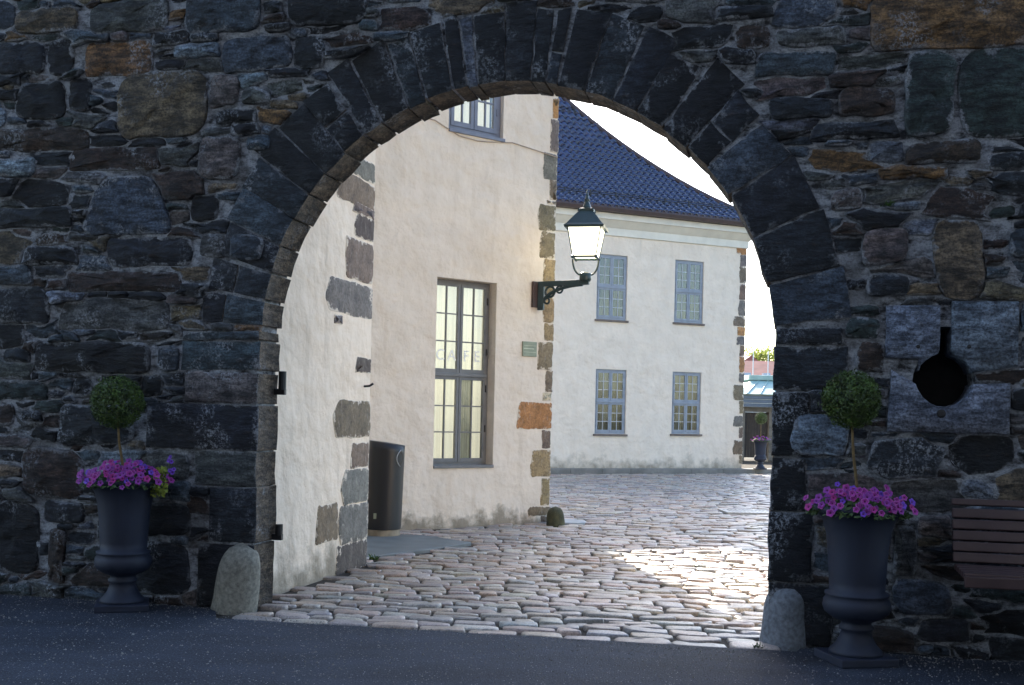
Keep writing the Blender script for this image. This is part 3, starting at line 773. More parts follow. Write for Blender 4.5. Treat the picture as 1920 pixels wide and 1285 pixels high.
def window(parent, x0, x1, z0, z1, y, fr, mun, split=0.5, fw=0.055, cw=0.045, mw=0.016, sill=None, rows=3):
    """double casement in two tiers; returns the window part. y = front of the frame"""
    t = 0.07; m = MB(); xm = (x0 + x1) / 2; zt = z0 + (z1 - z0) * split
    m.bbox(x0, x0 + fw, y, y + t, z0, z1, 0.005); m.bbox(x1 - fw, x1, y, y + t, z0, z1, 0.005)
    m.bbox(x0 + fw, x1 - fw, y + 0.001, y + t, z1 - fw, z1, 0.005); m.bbox(x0 + fw, x1 - fw, y + 0.001, y + t, z0, z0 + fw, 0.005)
    win = m.build('window', fr, parent)
    MB().bbox(x0 + fw - 0.01, x1 - fw + 0.01, y - 0.03, y + t - 0.01, zt - fw * 0.62, zt + fw * 0.62, 0.012).build('transom', fr, win)
    gl = MB().box(-0.5, 0.5, -0.002, 0.002, -0.5, 0.5).mesh('pane', 'glass')
    for za, zb in ((z0 + fw, zt - fw * 0.62), (zt + fw * 0.62, z1 - fw)):
        for xa, xb in ((x0 + fw, xm - 0.004), (xm + 0.004, x1 - fw)):
            c = MB(); yc = y - 0.012
            c.bbox(xa, xa + cw, yc, yc + 0.05, za, zb, 0.004); c.bbox(xb - cw, xb, yc, yc + 0.05, za, zb, 0.004)
            c.bbox(xa + cw, xb - cw, yc + 0.001, yc + 0.05, za, za + cw * 1.3, 0.004); c.bbox(xa + cw, xb - cw, yc + 0.001, yc + 0.05, zb - cw, zb, 0.004)
            c.build('casement', fr, win)
            ia, ib, ja, jb = xa + cw, xb - cw, za + cw * 1.3, zb - cw
            b = MB(); b.box((ia + ib) / 2 - mw / 2, (ia + ib) / 2 + mw / 2, yc + 0.006, yc + 0.036, ja, jb)
            for q in range(1, rows):
                zq = ja + (jb - ja) * q / rows; b.box(ia, ib, yc + 0.008, yc + 0.034, zq - mw / 2, zq + mw / 2)
            b.build('glazing_bar', mun, win)
            for ci in range(2):
                for q in range(rows):
                    pw, ph = (ib - ia) / 2, (jb - ja) / rows
                    o = put('pane', gl, win); o.location = (ia + pw * (ci + 0.5), yc + 0.02, ja + ph * (q + 0.5))
                    o.scale = (pw, 1, ph); o.rotation_euler = (random.uniform(-.006, .006), 0, random.uniform(-.006, .006))
    for s, xx in ((-1, x0 + fw), (1, x1 - fw)):
        for zz in (z0 + 0.2 * (z1 - z0), z0 + 0.42 * (z1 - z0), z0 + 0.62 * (z1 - z0), z0 + 0.9 * (z1 - z0)):
            MB().tube([(xx, y - 0.016, zz - 0.05), (xx, y - 0.016, zz + 0.05)], 0.011, 8).build('hinge', 'black_iron' if fr == 'grey_frame' else fr, win)
    if sill: MB().bbox(x0 - 0.05, x1 + 0.05, -0.05, y, z0 - 0.06, z0 - 0.004, 0.008).build('sill', sill, win)
    return win
def curtain(win, x0, x1, z0, z1, y, mat, folds=9, amp=0.025, taper=0.0, side=1):
    m = MB(); n = folds * 6; rows = 8; vs = []; fs = []
    for j in range(rows + 1):
        t = j / rows; z = z0 + (z1 - z0) * t; k = 1 - taper * math.sin(math.pi * min(1, (1 - t) * 1.05)) ** 1.2
        for i in range(n + 1):
            s = i / n; x = x0 + (x1 - x0) * (s * k if side > 0 else 1 - (1 - s) * k)
            vs.append((x, y + amp * math.sin(s * folds * 6.283 + 0.6 * math.sin(t * 2)) + 0.008 * mn.noise(Vector((x * 6, z * 2, 0))), z))
    for j in range(rows):
        for i in range(n): a = j * (n + 1) + i; fs.append((a, a + 1, a + n + 2, a + n + 1))
    m.add(vs, fs); return m.build('curtain', mat, win, True)
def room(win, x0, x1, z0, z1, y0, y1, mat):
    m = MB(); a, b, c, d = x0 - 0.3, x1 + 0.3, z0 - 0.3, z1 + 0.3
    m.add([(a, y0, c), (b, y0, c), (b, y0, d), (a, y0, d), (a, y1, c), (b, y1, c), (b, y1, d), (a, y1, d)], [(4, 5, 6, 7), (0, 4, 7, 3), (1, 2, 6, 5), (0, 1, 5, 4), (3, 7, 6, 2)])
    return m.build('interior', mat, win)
def quoins(fr, parent, lst, edge=None, proud=0.012):
    for x0, y0, x1, y1, c in lst:
        xm, ym = (x0 + x1) / 2, (y0 + y1) / 2
        u0, u1 = fr.loc(x0, ym)[0], fr.loc(x1, ym)[0]; z0, z1 = fr.loc(xm, y1)[1] - 0.006, fr.loc(xm, y0)[1] + 0.006
        if edge is not None and u1 > -0.16: u1 = 0.010 + random.uniform(-0.008, 0.008)
        w, h = u1 - u0, z1 - z0
        cs = [(u0 + w * random.uniform(0, .1), z0), (u1, z0 + 0.004), (u1, z1 - 0.004), (u0 + w * random.uniform(0, .14), z1)]
        if random.random() < 0.5: cs.append((u0 - w * 0.03, z0 + h * random.uniform(.35, .65)))
        o = quad_outline(cs, 0.07, 0.009, min(w, h) * 0.06, random.uniform(0, 99))
        vs, fs = stone_geo(o, -proud * random.uniform(0.3, 0.9), 0.28, 0.006, 0.006, random.uniform(0, 50))
        MB().add(vs, fs, 0, jcol(c, 0.1), EDGE).build('quoin', 'quoin', parent, True)

BR, GY, TN, OR, DK, OL, CRM = (0.20, 0.155, 0.12), (0.20, 0.19, 0.17), (0.32, 0.24, 0.14), (0.44, 0.235, 0.10), (0.11, 0.095, 0.085), (0.23, 0.195, 0.13), (0.62, 0.55, 0.42)
# wing beside the gate
wing = empty('gate_wing', A1.o, A1.a, 'white plastered wing with weathered corner blocks joined to the gate wall', 'building')
wl = A1.inv(G.w(-RAD - 0.05, TH + 0.125))[0]
wm = wall_holes(wl, 0.0, -0.06, 9.5, [], 2.6, 0.1)
wm.build('wall', 'plaster_wing', wing)
quoins(A1, wing, [(640, 292, 704, 330, GY), (628, 331, 704, 384, BR), (660, 386, 704, 404, BR), (665, 406, 703, 449, DK), (645, 451, 701, 526, BR), (612, 528, 697, 590, GY), (625, 591, 641, 606, GY), (666, 672, 698, 699, DK),
                  (625, 752, 694, 820, BR), (655, 831, 690, 876, BR), (640, 879, 690, 943, GY), (590, 947, 632, 1017, OL), (634, 946, 688, 1016, GY), (625, 1019, 687, 1072, DK)], 0)

# cafe building
cafe = empty('cafe_building', A2.o, A2.a, 'tall white plastered building with café window and warm stone corner blocks', 'building')
lx0, lx1 = A2.loc(816, 700)[0], A2.loc(928, 700)[0]; lz0, lz1 = A2.loc(870, 874)[1], A2.loc(875, 525)[1]
ux0, ux1 = A2.loc(842, 200)[0], A2.loc(944, 230)[0]; uz0 = A2.loc(892, 252)[1]; uz1 = uz0 + 1.9
wall_holes(-7.0, 0.0, -0.25, 10.5, [(lx0, lx1, lz0, lz1), (ux0, ux1, uz0, uz1)], 5.5, 0.30).build('wall', 'plaster_cafe', cafe)
w1 = window(cafe, lx0 + 0.002, lx1 - 0.002, lz0 + 0.002, lz1 - 0.002, 0.17, 'grey_frame', 'grey_frame', 0.49, 0.045, 0.042, 0.018)
w1['label'] = 'grey two-tier casement window lettered CAFE'
curtain(w1, lx0 - 0.05, lx1 + 0.14, lz0, lz1, 0.42, 'curtain_lit', 11, 0.015)
curtain(w1, lx0 + 0.60 * (lx1 - lx0), lx0 + 0.84 * (lx1 - lx0), lz0, lz0 + 0.52 * (lz1 - lz0), 0.35, 'curtain_grey', 6, 0.02)
room(w1, lx0, lx1, lz0, lz1, 0.30, 1.2, 'interior_dark')
MB().bbox(lx0 + 0.001, lx1 + 0.0, -0.025, 0.168, lz0 - 0.03, lz0 + 0.012, 0.006).build('sill', 'grey_frame', w1)
w2 = window(cafe, ux0 + 0.002, ux1 - 0.002, uz0 + 0.002, uz1 - 0.002, 0.07, 'slate_frame', 'slate_frame', 0.5, 0.075, 0.055, 0.022, rows=2)
curtain(w2, ux0, ux1, uz0, uz1, 0.34, 'curtain_lit', 9, 0.012)
room(w2, ux0, ux1, uz0, uz1, 0.30, 1.2, 'interior_dark')
MB().bbox(ux0 - 0.0, ux1 + 0.02, -0.03, 0.068, uz0 - 0.035, uz0 + 0.012, 0.006).build('sill', 'slate_frame', w2)
# lettering on the panes
def text_mesh(s, size):
    cu = bpy.data.curves.new('letters', 'FONT'); cu.body = s; cu.size = size; cu.align_x = 'CENTER'; cu.extrude = 0.0015
    o = bpy.data.objects.new('letters', cu); COL.objects.link(o); dg = bpy.context.evaluated_depsgraph_get()
    me = bpy.data.meshes.new_from_object(o.evaluated_get(dg)); bpy.data.objects.remove(o); me.materials.clear(); me.materials.append(MAT['letter_white']); return me
zt = lz0 + 0.49 * (lz1 - lz0)
for ch, f in zip('CAFE', (0.185, 0.375, 0.615, 0.80)):
    o = put('letter', text_mesh(ch, 0.22), w1)
    o.matrix_local = Matrix.Translation((lx0 + f * (lx1 - lx0), 0.168, zt + 0.20)) @ Matrix.Rotation(R(90), 4, 'X')
quoins(A2, cafe, [(1040, 160, 1063, 184, GY), (1035, 186, 1062, 224, OR), (1032, 226, 1060, 288, GY), (1018, 290, 1058, 338, GY), (1030, 340, 1056, 376, OL), (1024, 378, 1056, 384, CRM), (1008, 386, 1055, 434, OL), (1012, 436, 1053, 485, OL),
                  (1016, 487, 1051, 556, TN), (1018, 558, 1047, 605, TN), (1019, 607, 1046, 640, TN), (1005, 642, 1044, 694, OL), (1022, 696, 1042, 735, OL), (1015, 738, 1040, 751, CRM), (967, 755, 1038, 804, OR), (1015, 807, 1036, 841, BR),
                  (995, 844, 1034, 894, TN), (1012, 897, 1032, 948, TN), (990, 950, 1030, 967, OL), (1012, 969, 1030, 984, BR)], 0)

# ------------------------------------------------------------------ far house
house = empty('hip_roofed_house', B.o, B.a, 'white two-storey house with glossy blue hipped tile roof', 'house')
BW = -14.0
ze = B.loc(1400, 432, -0.30)[1]
wins = []
for (xa, ya, xb, yb) in ((1119, 478, 1176, 600), (1265, 489, 1319, 606), (1116, 693, 1174, 814), (1260, 698, 1314, 814)):
    ym, xm = (ya + yb) / 2, (xa + xb) / 2
    wins.append((B.loc(xa, ym)[0], B.loc(xb, ym)[0], B.loc(xm, yb)[1], B.loc(xm, ya)[1]))
wall_holes(BW, 0.0, -0.05, ze + 0.25, wins, 12.0, 0.22).build('wall', 'plaster_house', house)
for i, (a, b, c, d) in enumerate(wins):
    w = window(house, a + .002, b - .002, c + .002, d - .002, 0.04, 'blue_frame', 'muntin_white', 0.5, 0.05, 0.048, 0.017, 'sill_brown')
    if i < 2:
        curtain(w, a, a + (b - a) * 0.52, c + (d - c) * 0.5, d, 0.34, 'curtain_olive', 4, 0.02)
        curtain(w, a + (b - a) * 0.5, b, c, d, 0.4, 'interior_olive', 4, 0.03)
        curtain(w, a + (b - a) * 0.22, a + (b - a) * 0.5, c, d, 0.30, 'curtain_white', 4, 0.02, 0.35, -1)
    else:
        curtain(w, a + (b - a) * 0.28, a + (b - a) * 0.52, c, d, 0.32, 'curtain_white', 4, 0.02, 0.5, -1)
        curtain(w, a + (b - a) * 0.62, b, c, d, 0.36, 'curtain_olive', 4, 0.03, 0.3, -1)
    room(w, a, b, c, d, 0.22, 2.0, 'interior_dark')
yq = 452; ql = []; qi = 0
while yq < 868:
    h = random.uniform(17, 34) if yq < 700 else random.uniform(20, 30)
    x0 = random.choice((1384, 1386, 1381, 1378, 1375)) if yq < 690 else (1374 if qi % 2 else 1385)
    ql.append((x0, yq, 1393, min(870, yq + h - 1.5), random.choice((BR, OR, OL, BR, GY, TN) if yq < 680 else (GY, BR, OL, GY)))); yq += h; qi += 1
    if 690 < yq < 840 and qi % 2: yq += 3
quoins(B, house, ql, 0, 0.02)
# cornice and gutter
ce = ze
prof = [(-0.0, -0.62), (-0.05, -0.60), (-0.05, -0.40), (-0.10, -0.36), (-0.16, -0.30), (-0.24, -0.22), (-0.30, -0.20), (-0.30, -0.04), (0.0, -0.04)]
def sweep_cornice(prof, x0, x1, zb, depth):
    m = MB(); vs = []; fs = []; n = len(prof)
    for (y, z) in prof: vs.append((x0, y, zb + z))
    for (y, z) in prof: vs.append((x1 - y, y, zb + z))
    for (y, z) in prof: vs.append((x1 - y, depth, zb + z))
    for a in (0, n):
        for i in range(n - 1): fs.append((a + i, a + n + i, a + n + i + 1, a + i + 1))
    m.add(vs, fs); return m
sweep_cornice(prof, BW, 0.0, ce + 0.12, 12.0).build('cornice', 'cornice', house)
sweep_cornice([(-0.30, 0.0), (-0.46, 0.01), (-0.48, 0.10), (-0.46, 0.20), (-0.30, 0.2)], BW, 0.0, ce + 0.085, 12.0).build('gutter', 'gutter_brown', house)
# roof: flared hip roof, tiles one by one on the slope in view
def prof_z(s):            # plan distance from the eave -> rise
    return 0.55 * s + 0.080 * s * s
EY = -0.46; RZ = ce + 0.22; DEP = 5.6
dk = MB(); NSL = 14
for j in range(NSL):
    s0, s1 = DEP * j / NSL, DEP * (j + 1) / NSL; za, zb = RZ + prof_z(s0) - 0.05, RZ + prof_z(s1) - 0.05
    ya, yb = EY + s0, EY + s1; xa, xb = -EY - s0, -EY - s1; yr0, yr1 = 12.0 - EY - s0, 12.0 - EY - s1
    dk.add([(BW, ya, za), (xa, ya, za), (xb, yb, zb), (BW, yb, zb), (xa, yr0, za), (xb, yr1, zb), (BW, yr0, za), (BW, yr1, zb)], [(0, 1, 2, 3), (1, 4, 5, 2), (4, 6, 7, 5)])
roof = dk.build('roof', 'roof_deck', house)
TW, TE = 0.215, 0.26
tv, tf = [], []
for a, (y, zz) in enumerate(((0.0, 0.035), (TE + 0.03, 0.0))):
    for i in range(8):
        s = i / 7; tv.append((s * TW * 1.06, y, zz + 0.042 * math.sin(s * 6.283) + 0.03))
for i in range(8): s = i / 7; tv.append((s * TW * 1.06, 0.0, 0.034 * math.sin(s * 6.283) + 0.030 + 0.012))
for i in range(7): tf += [(i, i + 1, 8 + i + 1, 8 + i), (16 + i, 17 + i, i + 1, i)]
tile_me = MB().add(tv, tf).mesh('tile', 'tile', True)
L = [0.0]; ss = [0.0]
s = 0.0
while s < DEP - 0.1:
    sl = (prof_z(s + 0.01) - prof_z(s)) / 0.01; s += TE / math.sqrt(1 + sl * sl); ss.append(s)
tl = []
for r, s in enumerate(ss[:-1]):
    sl = math.atan((prof_z(s + 0.05) - prof_z(s)) / 0.05)
    off = 0.0
    x = -EY - s - TW * 0.55 - off
    x = math.floor((x) / TW) * TW
    while x > BW:
        if x > -9.2: tl.append((x, EY + s, RZ + prof_z(s) - 0.02, sl, r))
        x -= TW
vis = [t for t in tl if B.w(t[0], t[1]).x / B.w(t[0], t[1]).y > 0.045]
hid = [t for t in tl if t not in vis]
vis.sort(key=lambda t: t[4])
rm = MB()
for q, (x, y, z, sl, r) in enumerate(vis + hid):
    mt = Matrix.Translation((x + random.uniform(-.004, .004), y, z + random.uniform(0, .006))) @ Matrix.Rotation(sl + random.uniform(-.03, .03), 4, 'X') @ Matrix.Rotation(random.uniform(-.02, .02), 4, 'Y')
    if q < 300 and q < len(vis):
        o = put('tile', tile_me, roof); o.matrix_local = mt
    else: rm.add([(mt @ Vector(v))[:] for v in tv], tf)
tag(rm.build('upper_tiles', 'tile', roof, True), kind='stuff')
hp = [(-EY - DEP * j / 14, EY + DEP * j / 14, RZ + prof_z(DEP * j / 14) + 0.03) for j in range(15)]
MB().tube(hp, 0.085, 10).build('hip_ridge', 'gutter_brown', roof, True)
for s0, zo in ((0.55, 0.16), (4.1, 0.14)):
    m = MB(); z = RZ + prof_z(s0)
    for q in range(3): m.tube([(BW, EY + s0, z + 0.06 + q * 0.055), (-EY - s0 - 0.25, EY + s0, z + 0.06 + q * 0.055)], 0.011, 6)
    x = -EY - s0 - 0.3
    while x > -9: m.box(x, x + 0.03, EY + s0 - 0.012, EY + s0 + 0.012, z - 0.02, z + 0.2); x -= 0.8
    m.build('snow_guard', 'black_iron', roof)
# unseen stack on the ridge, added to shape the sun patch in the yard
ch = MB(); ch.bbox(-5.75, -3.7, 4.6, 5.8, RZ + 3.0, 14.8, 0.02); ch.bbox(-5.8, -3.65, 4.5, 5.9, 14.8, 15.0, 0.02); print('ridge', RZ, RZ + prof_z(DEP))
ch.build('added_chimney', 'plaster_house', roof)

# pavement and kerb along the house
kerb_a, kerb_b = B.inv(ground(1045, 889)), B.inv(ground(1447, 887))
KY = (kerb_a[1] + kerb_b[1]) / 2
pv = MB(); pv.bbox(BW, 6.0, KY, -0.003, -0.1, 0.13, 0.02)
o = pv.build('pavement', 'pavement'); o.location = B.o; o.rotation_euler = (0, 0, B.a); tag(o, kind='structure')
pk = MB(); x = BW; kp = []
while x < 6.0:
    l = random.uniform(0.8, 1.3); MB().bbox(x + 0.006, min(6, x + l), KY - 0.16, KY - 0.004, -0.1, 0.137 + random.uniform(-.006, .006), 0.015).build('kerb_stone', 'pavement', o) if x > -8 else None
    x += l

# ------------------------------------------------------------------ cobbled yard
yard = MB()
yard.add([(-6, 7.2, -0.022), (12, 6.2, -0.022), (20, 46, -0.022), (-14, 46, -0.022)], [(0, 1, 2, 3)])
yard = tag(yard.build('cobbled_yard', 'earth'), kind='structure')
ang = math.atan2(ed.y, ed.x)
def inside_building(p):
    x, y = A1.inv(p)
    if y > -0.03 and x < 0.03: return True
    x, y = A2.inv(p)
    if y > -0.03 and x < 0.03: return True
    x, y = B.inv(p)
    return y > KY - 0.22
slab_poly = [ground(*q) for q in ((684, 1003), (790, 1006), (885, 1020), (800, 1034), (684, 1048))]
def in_poly(p, poly):
    r = False
    for i in range(len(poly)):
        a, b = poly[i], poly[(i + 1) % len(poly)]
        if (a.y > p.y) != (b.y > p.y) and p.x < (b.x - a.x) * (p.y - a.y) / (b.y - a.y) + a.x: r = not r
    return r
disc_c = ground(1062, 979); disc_r = 0.30
gr_c = ground(1406, 962)
cob = []; rs = random.Random(3)
t = 0.0; row = 0
COBC = [(0.27, 0.245, 0.225), (0.30, 0.285, 0.27), (0.24, 0.23, 0.225), (0.32, 0.27, 0.235), (0.20, 0.19, 0.19), (0.28, 0.235, 0.21), (0.23, 0.24, 0.25), (0.34, 0.32, 0.30)]
while t < 27:
    d = rs.uniform(0.19, 0.25) if row == 0 else rs.uniform(0.125, 0.19)
    phi = -abs(math.degrees(ang)) + min(t, 11) / 11 * 17
    tf_ = math.tan(R(phi)); s = -4.6 + rs.uniform(0, 0.3)
    yb = c0.y - (c0.x) * ed.y / ed.x
    while s < 10:
        wd = rs.uniform(0.30, 0.44) if row == 0 else rs.choice((rs.uniform(0.18, 0.27), rs.uniform(0.26, 0.42), rs.uniform(0.26, 0.42)))
        w2 = t / 8.0
        def P(ss_, tt_):
            wob = 0.05 * mn.noise(Vector((ss_ * 0.9, tt_ * 1.1, 2.0))) + 0.02 * mn.noise(Vector((ss_ * 3.1, tt_ * 3.1, 5.0)))
            ph = -abs(math.degrees(ang)) + min(max(tt_, 0), 11) / 11 * 17
            return (ss_ + 0.05 * mn.noise(Vector((ss_, tt_, 7.7))), yb + tt_ + ss_ * math.tan(R(ph)) + wob)
        g = rs.uniform(0.008, 0.016); e = lambda: rs.uniform(-0.018, 0.018)
        cs = [P(s + g + e(), t + g + e() * .6), P(s + wd - g + e(), t + g + e() * .6), P(s + wd - g + e(), t + d - g + e() * .6), P(s + g + e(), t + d - g + e() * .6)]
        c = Vector(((cs[0][0] + cs[2][0]) / 2, (cs[0][1] + cs[2][1]) / 2, 0)); s += wd
        lim = 0.245 * c.y + 1.3
        if c.x > lim or c.x < -0.27 * c.y - 0.6 or inside_building(c) or in_poly(c, slab_poly): continue
        if (c - disc_c).length < disc_r + 0.06: continue
        gx, gy = c.x - gr_c.x, c.y - gr_c.y
        if abs(gx) < 0.50 and abs(gy) < 0.36: continue
        ju, jv = G.inv(c)
        if abs(ju) > RAD - 0.02 and -0.12 < jv < TH + 0.02: continue
        if abs(ju) > RAD + 0.02 and jv < 0: continue
        cob.append((c, cs, tuple(v * q_ for v, q_ in zip(rs.choice(COBC), (1.50, 1.39, 1.27))), rs.uniform(-0.012, 0.012)))
    t += d; row += 1
def cobble_geo(cs, col, dz, near):
    o = quad_outline(cs, 0.10 if near else 0.2, 0.006, min(extent(cs)) * 0.15, random.uniform(0, 99))
    n = len(o); area = sum(o[i][0] * o[(i + 1) % n][1] - o[(i + 1) % n][0] * o[i][1] for i in range(n))
    if area < 0: o = o[::-1]
    e = min(extent(cs)); tilt = (random.uniform(-.05, .05), random.uniform(-.05, .05)); cx = sum(p[0] for p in o) / n; cy = sum(p[1] for p in o) / n
    rings = [(o, -0.075), (o, -0.012), (inset(o, e * 0.03), -0.001), (inset(o, e * 0.075), 0.003), (lerp_c(o, 0.5), 0.004)]
    vs, fs = [], []
    for q, (rp, z) in enumerate(rings):
        for x, y in rp:
            zz = z + dz + (tilt[0] * (x - cx) + tilt[1] * (y - cy) if q else 0) + (mn.noise(Vector((x * 16, y * 16, 1))) * 0.010 if q > 1 else 0)
            vs.append((x, y, zz))
    for j in range(len(rings) - 1):
        for i in range(n): i2 = (i + 1) % n; fs.append((j * n + i, j * n + i2, (j + 1) * n + i2, (j + 1) * n + i))
    fs.append(tuple((len(rings) - 1) * n + i for i in range(n)))
    return vs, fs
def cscore(q):
    c, cs = q[0], q[1]; w, d = extent(cs); v = abs(c.x / c.y) < 0.26
    return (w * d / c.y ** 3) * (1 if v else 1e-3)
cob.sort(key=lambda q: -cscore(q))
far = MB()
for q, (c, cs, col, dz) in enumerate(cob):
    vs, fs = cobble_geo(cs, col, dz, c.y < 14)
    if q < 300: MB().add(vs, fs, 0, jcol(col)).build('cobble', 'cobble', yard, True)
    else: far.add(vs, fs, 0, jcol(col))
tag(far.build('far_cobbles', 'cobble', yard, True), kind='stuff')

# threshold slab, round cover, drain grate
def flat_slab(name, poly, z0, z1, mat):
    m = MB(); n = len(poly); c = sum((Vector((p[0], p[1], 0)) for p in poly), Vector()) / n
    a = sum(poly[i][0] * poly[(i + 1) % n][1] - poly[(i + 1) % n][0] * poly[i][1] for i in range(n))
    if a < 0: poly = poly[::-1]
    inn = inset([(p[0], p[1]) for p in poly], 0.012)
    vs = [(p[0], p[1], z0) for p in poly] + [(p[0], p[1], z1 - 0.01) for p in poly] + [(x, y, z1) for x, y in inn]
    fs = [tuple(range(2 * n, 3 * n))]
    for j in range(2):
        for i in range(n): i2 = (i + 1) % n; fs.append((j * n + i, j * n + i2, (j + 1) * n + i2, (j + 1) * n + i))
    m.add(vs, fs); return m.build(name, mat)
rp = quad_outline([(p.x, p.y) for p in slab_poly], 0.3, 0.006, 0.02)
tag(flat_slab('threshold_slab', rp, -0.05, 0.022, 'slab'), 'broad grey flagstone on the ground before the litter bin', 'slab')
tag(flat_slab('round_cover', [(disc_c.x + disc_r * math.cos(R(a)), disc_c.y + disc_r * math.sin(R(a))) for a in range(0, 360, 15)], -0.04, 0.02, 'slab_pale'), 'pale smooth round stone set in the cobbles by the corner', 'paving stone')
dg_ = empty('drain_grate', gr_c, R(4), 'flat metal drain grate set in the cobbled yard', 'drain')
m = MB(); m.bbox(-.46, .46, -.32, -.27, -.04, .034, .004); m.bbox(-.46, .46, .27, .32, -.04, .034, .004); m.bbox(-.46, -.41, -.27, .27, -.04, .033, .004); m.bbox(.41, .46, -.27, .27, -.04, .033, .004)
m.build('frame', 'steel', dg_)
for q in range(12): MB().box(-.38 + q * .069, -.345 + q * .069, -.272, .272, -.03, .028).build('bar', 'steel', dg_)

# ------------------------------------------------------------------ guard stones
def guard(name, base, w, d, h, lean, mat, label, rz=0.0, seed=0):
    m = MB(); n = 22; vs = []; fs = []; lv = 14
    for j in range(lv + 1):
        t = j / lv; z = -0.08 + (h + 0.08) * t
        k = 1.06 - 0.26 * t if t < 0.62 else (1.06 - 0.26 * 0.62) * math.sqrt(max(0.0, 1 - ((t - 0.62) / 0.38) ** 2.3))
        k = max(k, 0.02)
        for i in range(n):
            a = 2 * math.pi * i / n; nz = 1 + 0.09 * mn.noise(Vector((math.cos(a) * 1.6, math.sin(a) * 1.6, t * 2.6 + seed)))
            vs.append((w / 2 * k * nz * math.cos(a) + lean * t, d / 2 * k * nz * math.sin(a), z))
    for j in range(lv):
        for i in range(n): i2 = (i + 1) % n; fs.append((j * n + i, j * n + i2, (j + 1) * n + i2, (j + 1) * n + i))
    fs.append(tuple(lv * n + i for i in range(n)))
    if isinstance(mat, tuple): m.add(vs, fs, 0, mat); mat = 'rubble'
    else: m.add(vs, fs)
    o = m.build(name, mat, None, True); o.location = base; o.rotation_euler = (0, 0, rz)
    return tag(o, label, 'guard stone', 'rounded guard stones at wall corners')
p = ground(430, 1146); guard('guard_stone', (p.x, p.y + 0.10, 0), 0.37, 0.30, 0.53, 0.075, 'guard_stone', 'leaning pale grey guard stone beside the white wing side of the arch', G.a, 1)
p = ground(1474, 1213); guard('guard_stone', (p.x, p.y + 0.10, 0), 0.35, 0.30, 0.44, 0.03, 'guard_blue', 'blue grey guard stone at the arch foot beside the loophole side', G.a, 4)
p = ground(1039, 986); guard('guard_stone', (p.x + 0.02, p.y + 0.1, 0), 0.27, 0.3, 0.27, 0.0, 'moss_stone', 'low mossy guard stone at the café building corner', 0, 8)

# ------------------------------------------------------------------ wall lantern
mx, mz = A2.loc(1006, 556)
bzt = A2.loc(1006, 529)[1]; bzb = A2.loc(1006, 580)[1]
lan = empty('wall_lantern', A2.w(mx, -0.05), A2.a - R(68), 'lit dark green wall lantern on a scrolled iron bracket', 'lantern')
LB = 0.76        # local +x points away from the wall
zt_, zb_ = bzt, bzb
m = MB(); m.bbox(-0.048, 0.0, -0.10, 0.10, zb_ + 0.02, zt_ + 0.0, 0.008)
m.build('wall_plate', 'gutter_brown', lan).rotation_euler = (0, 0, R(-22))
br = MB(); br.bbox(-0.01, LB + 0.06, -0.022, 0.022, zt_ - 0.075, zt_, 0.006); br.bbox(-0.008, 0.09, -0.024, 0.024, zb_ - 0.02, zt_ - 0.02, 0.006)
pts = []
for q in range(17):
    t = q / 16; a = R(90) * t
    pts.append((0.06 + (LB - 0.10) * (1 - math.cos(a)) ** 0.9 * 1.0, 0, zb_ + 0.03 + (zt_ - zb_ - 0.10) * math.sin(a) ** 0.8))
br.tube(pts, 0.026, 8)
def ring(m, c, r, tr, axis='y', n=20):
    m.tube([(c[0] + r * math.cos(2 * math.pi * q / n), c[1], c[2] + r * math.sin(2 * math.pi * q / n)) for q in range(n + 1)], tr, 6)
ring(br, (0.19, 0, zt_ - 0.155), 0.075, 0.017); ring(br, (0.14, 0, zt_ - 0.285), 0.04, 0.015); ring(br, (0.345, 0, zt_ - 0.125), 0.05, 0.015)
br.build('bracket', 'green_iron', lan)
for zz in (zt_ - 0.05, zb_ + 0.06):
    MB().lathe([(0.045, 0), (0.045, 0.05), (0.02, 0.08)], 12).build('bolt', 'green_iron', lan).matrix_local = Matrix.Translation((-0.02, 0.05, zz)) @ Matrix.Rotation(R(90), 4, 'Y')
sc = 16.0 / F * 0.965
zl = lambda py: zt_ + (529 - py) * sc
MB().lathe([(0.07, 0), (0.085, 0.03), (0.085, 0.11), (0.06, 0.13)], 16, (LB, 0, zt_ - 0.03)).build('socket', 'green_iron', lan, True)
yk = MB()
def y_arm(s):
    return [(LB, s * (0.03 + 0.155 * math.sin(R(q * 9)) ** 0.8), zl(521) + (zl(490) - zl(521)) * (1 - math.cos(R(q * 9)))) for q in range(11)]
rotL = Matrix.Translation((LB, 0, 0)) @ Matrix.Rotation(R(19), 4, 'Z') @ Matrix.Translation((-LB, 0, 0))
for s in (-1, 1):
    MB().tube(y_arm(s), 0.014, 8).build('yoke_arm', 'green_iron', lan, True).matrix_local = Matrix.Translation((LB, 0, 0)) @ Matrix.Rotation(R(-59), 4, 'Z') @ Matrix.Translation((-LB, 0, 0))
hb, ht = 0.165, 0.235
def sq(h): return [(LB + sx * h, sy * h) for sx, sy in ((-1, -1), (1, -1), (1, 1), (-1, 1))]
zb1, zt1 = zl(487), zl(431)
fr_ = MB()
for i in range(4):
    a, b = sq(hb)[i], sq(hb)[(i + 1) % 4]; fr_.tube([(*a, zb1), (*b, zb1)], 0.016, 6)
    fr_.tube([(*sq(hb)[i], zb1), (*sq(ht)[i], zt1)], 0.009, 6)
    fr_.lathe([(0.001, -0.03), (0.026, -0.015), (0.026, 0.015), (0.001, 0.03)], 10, (*a, zb1), cap=False)
fr_.build('frame', 'green_iron', lan).matrix_local = rotL
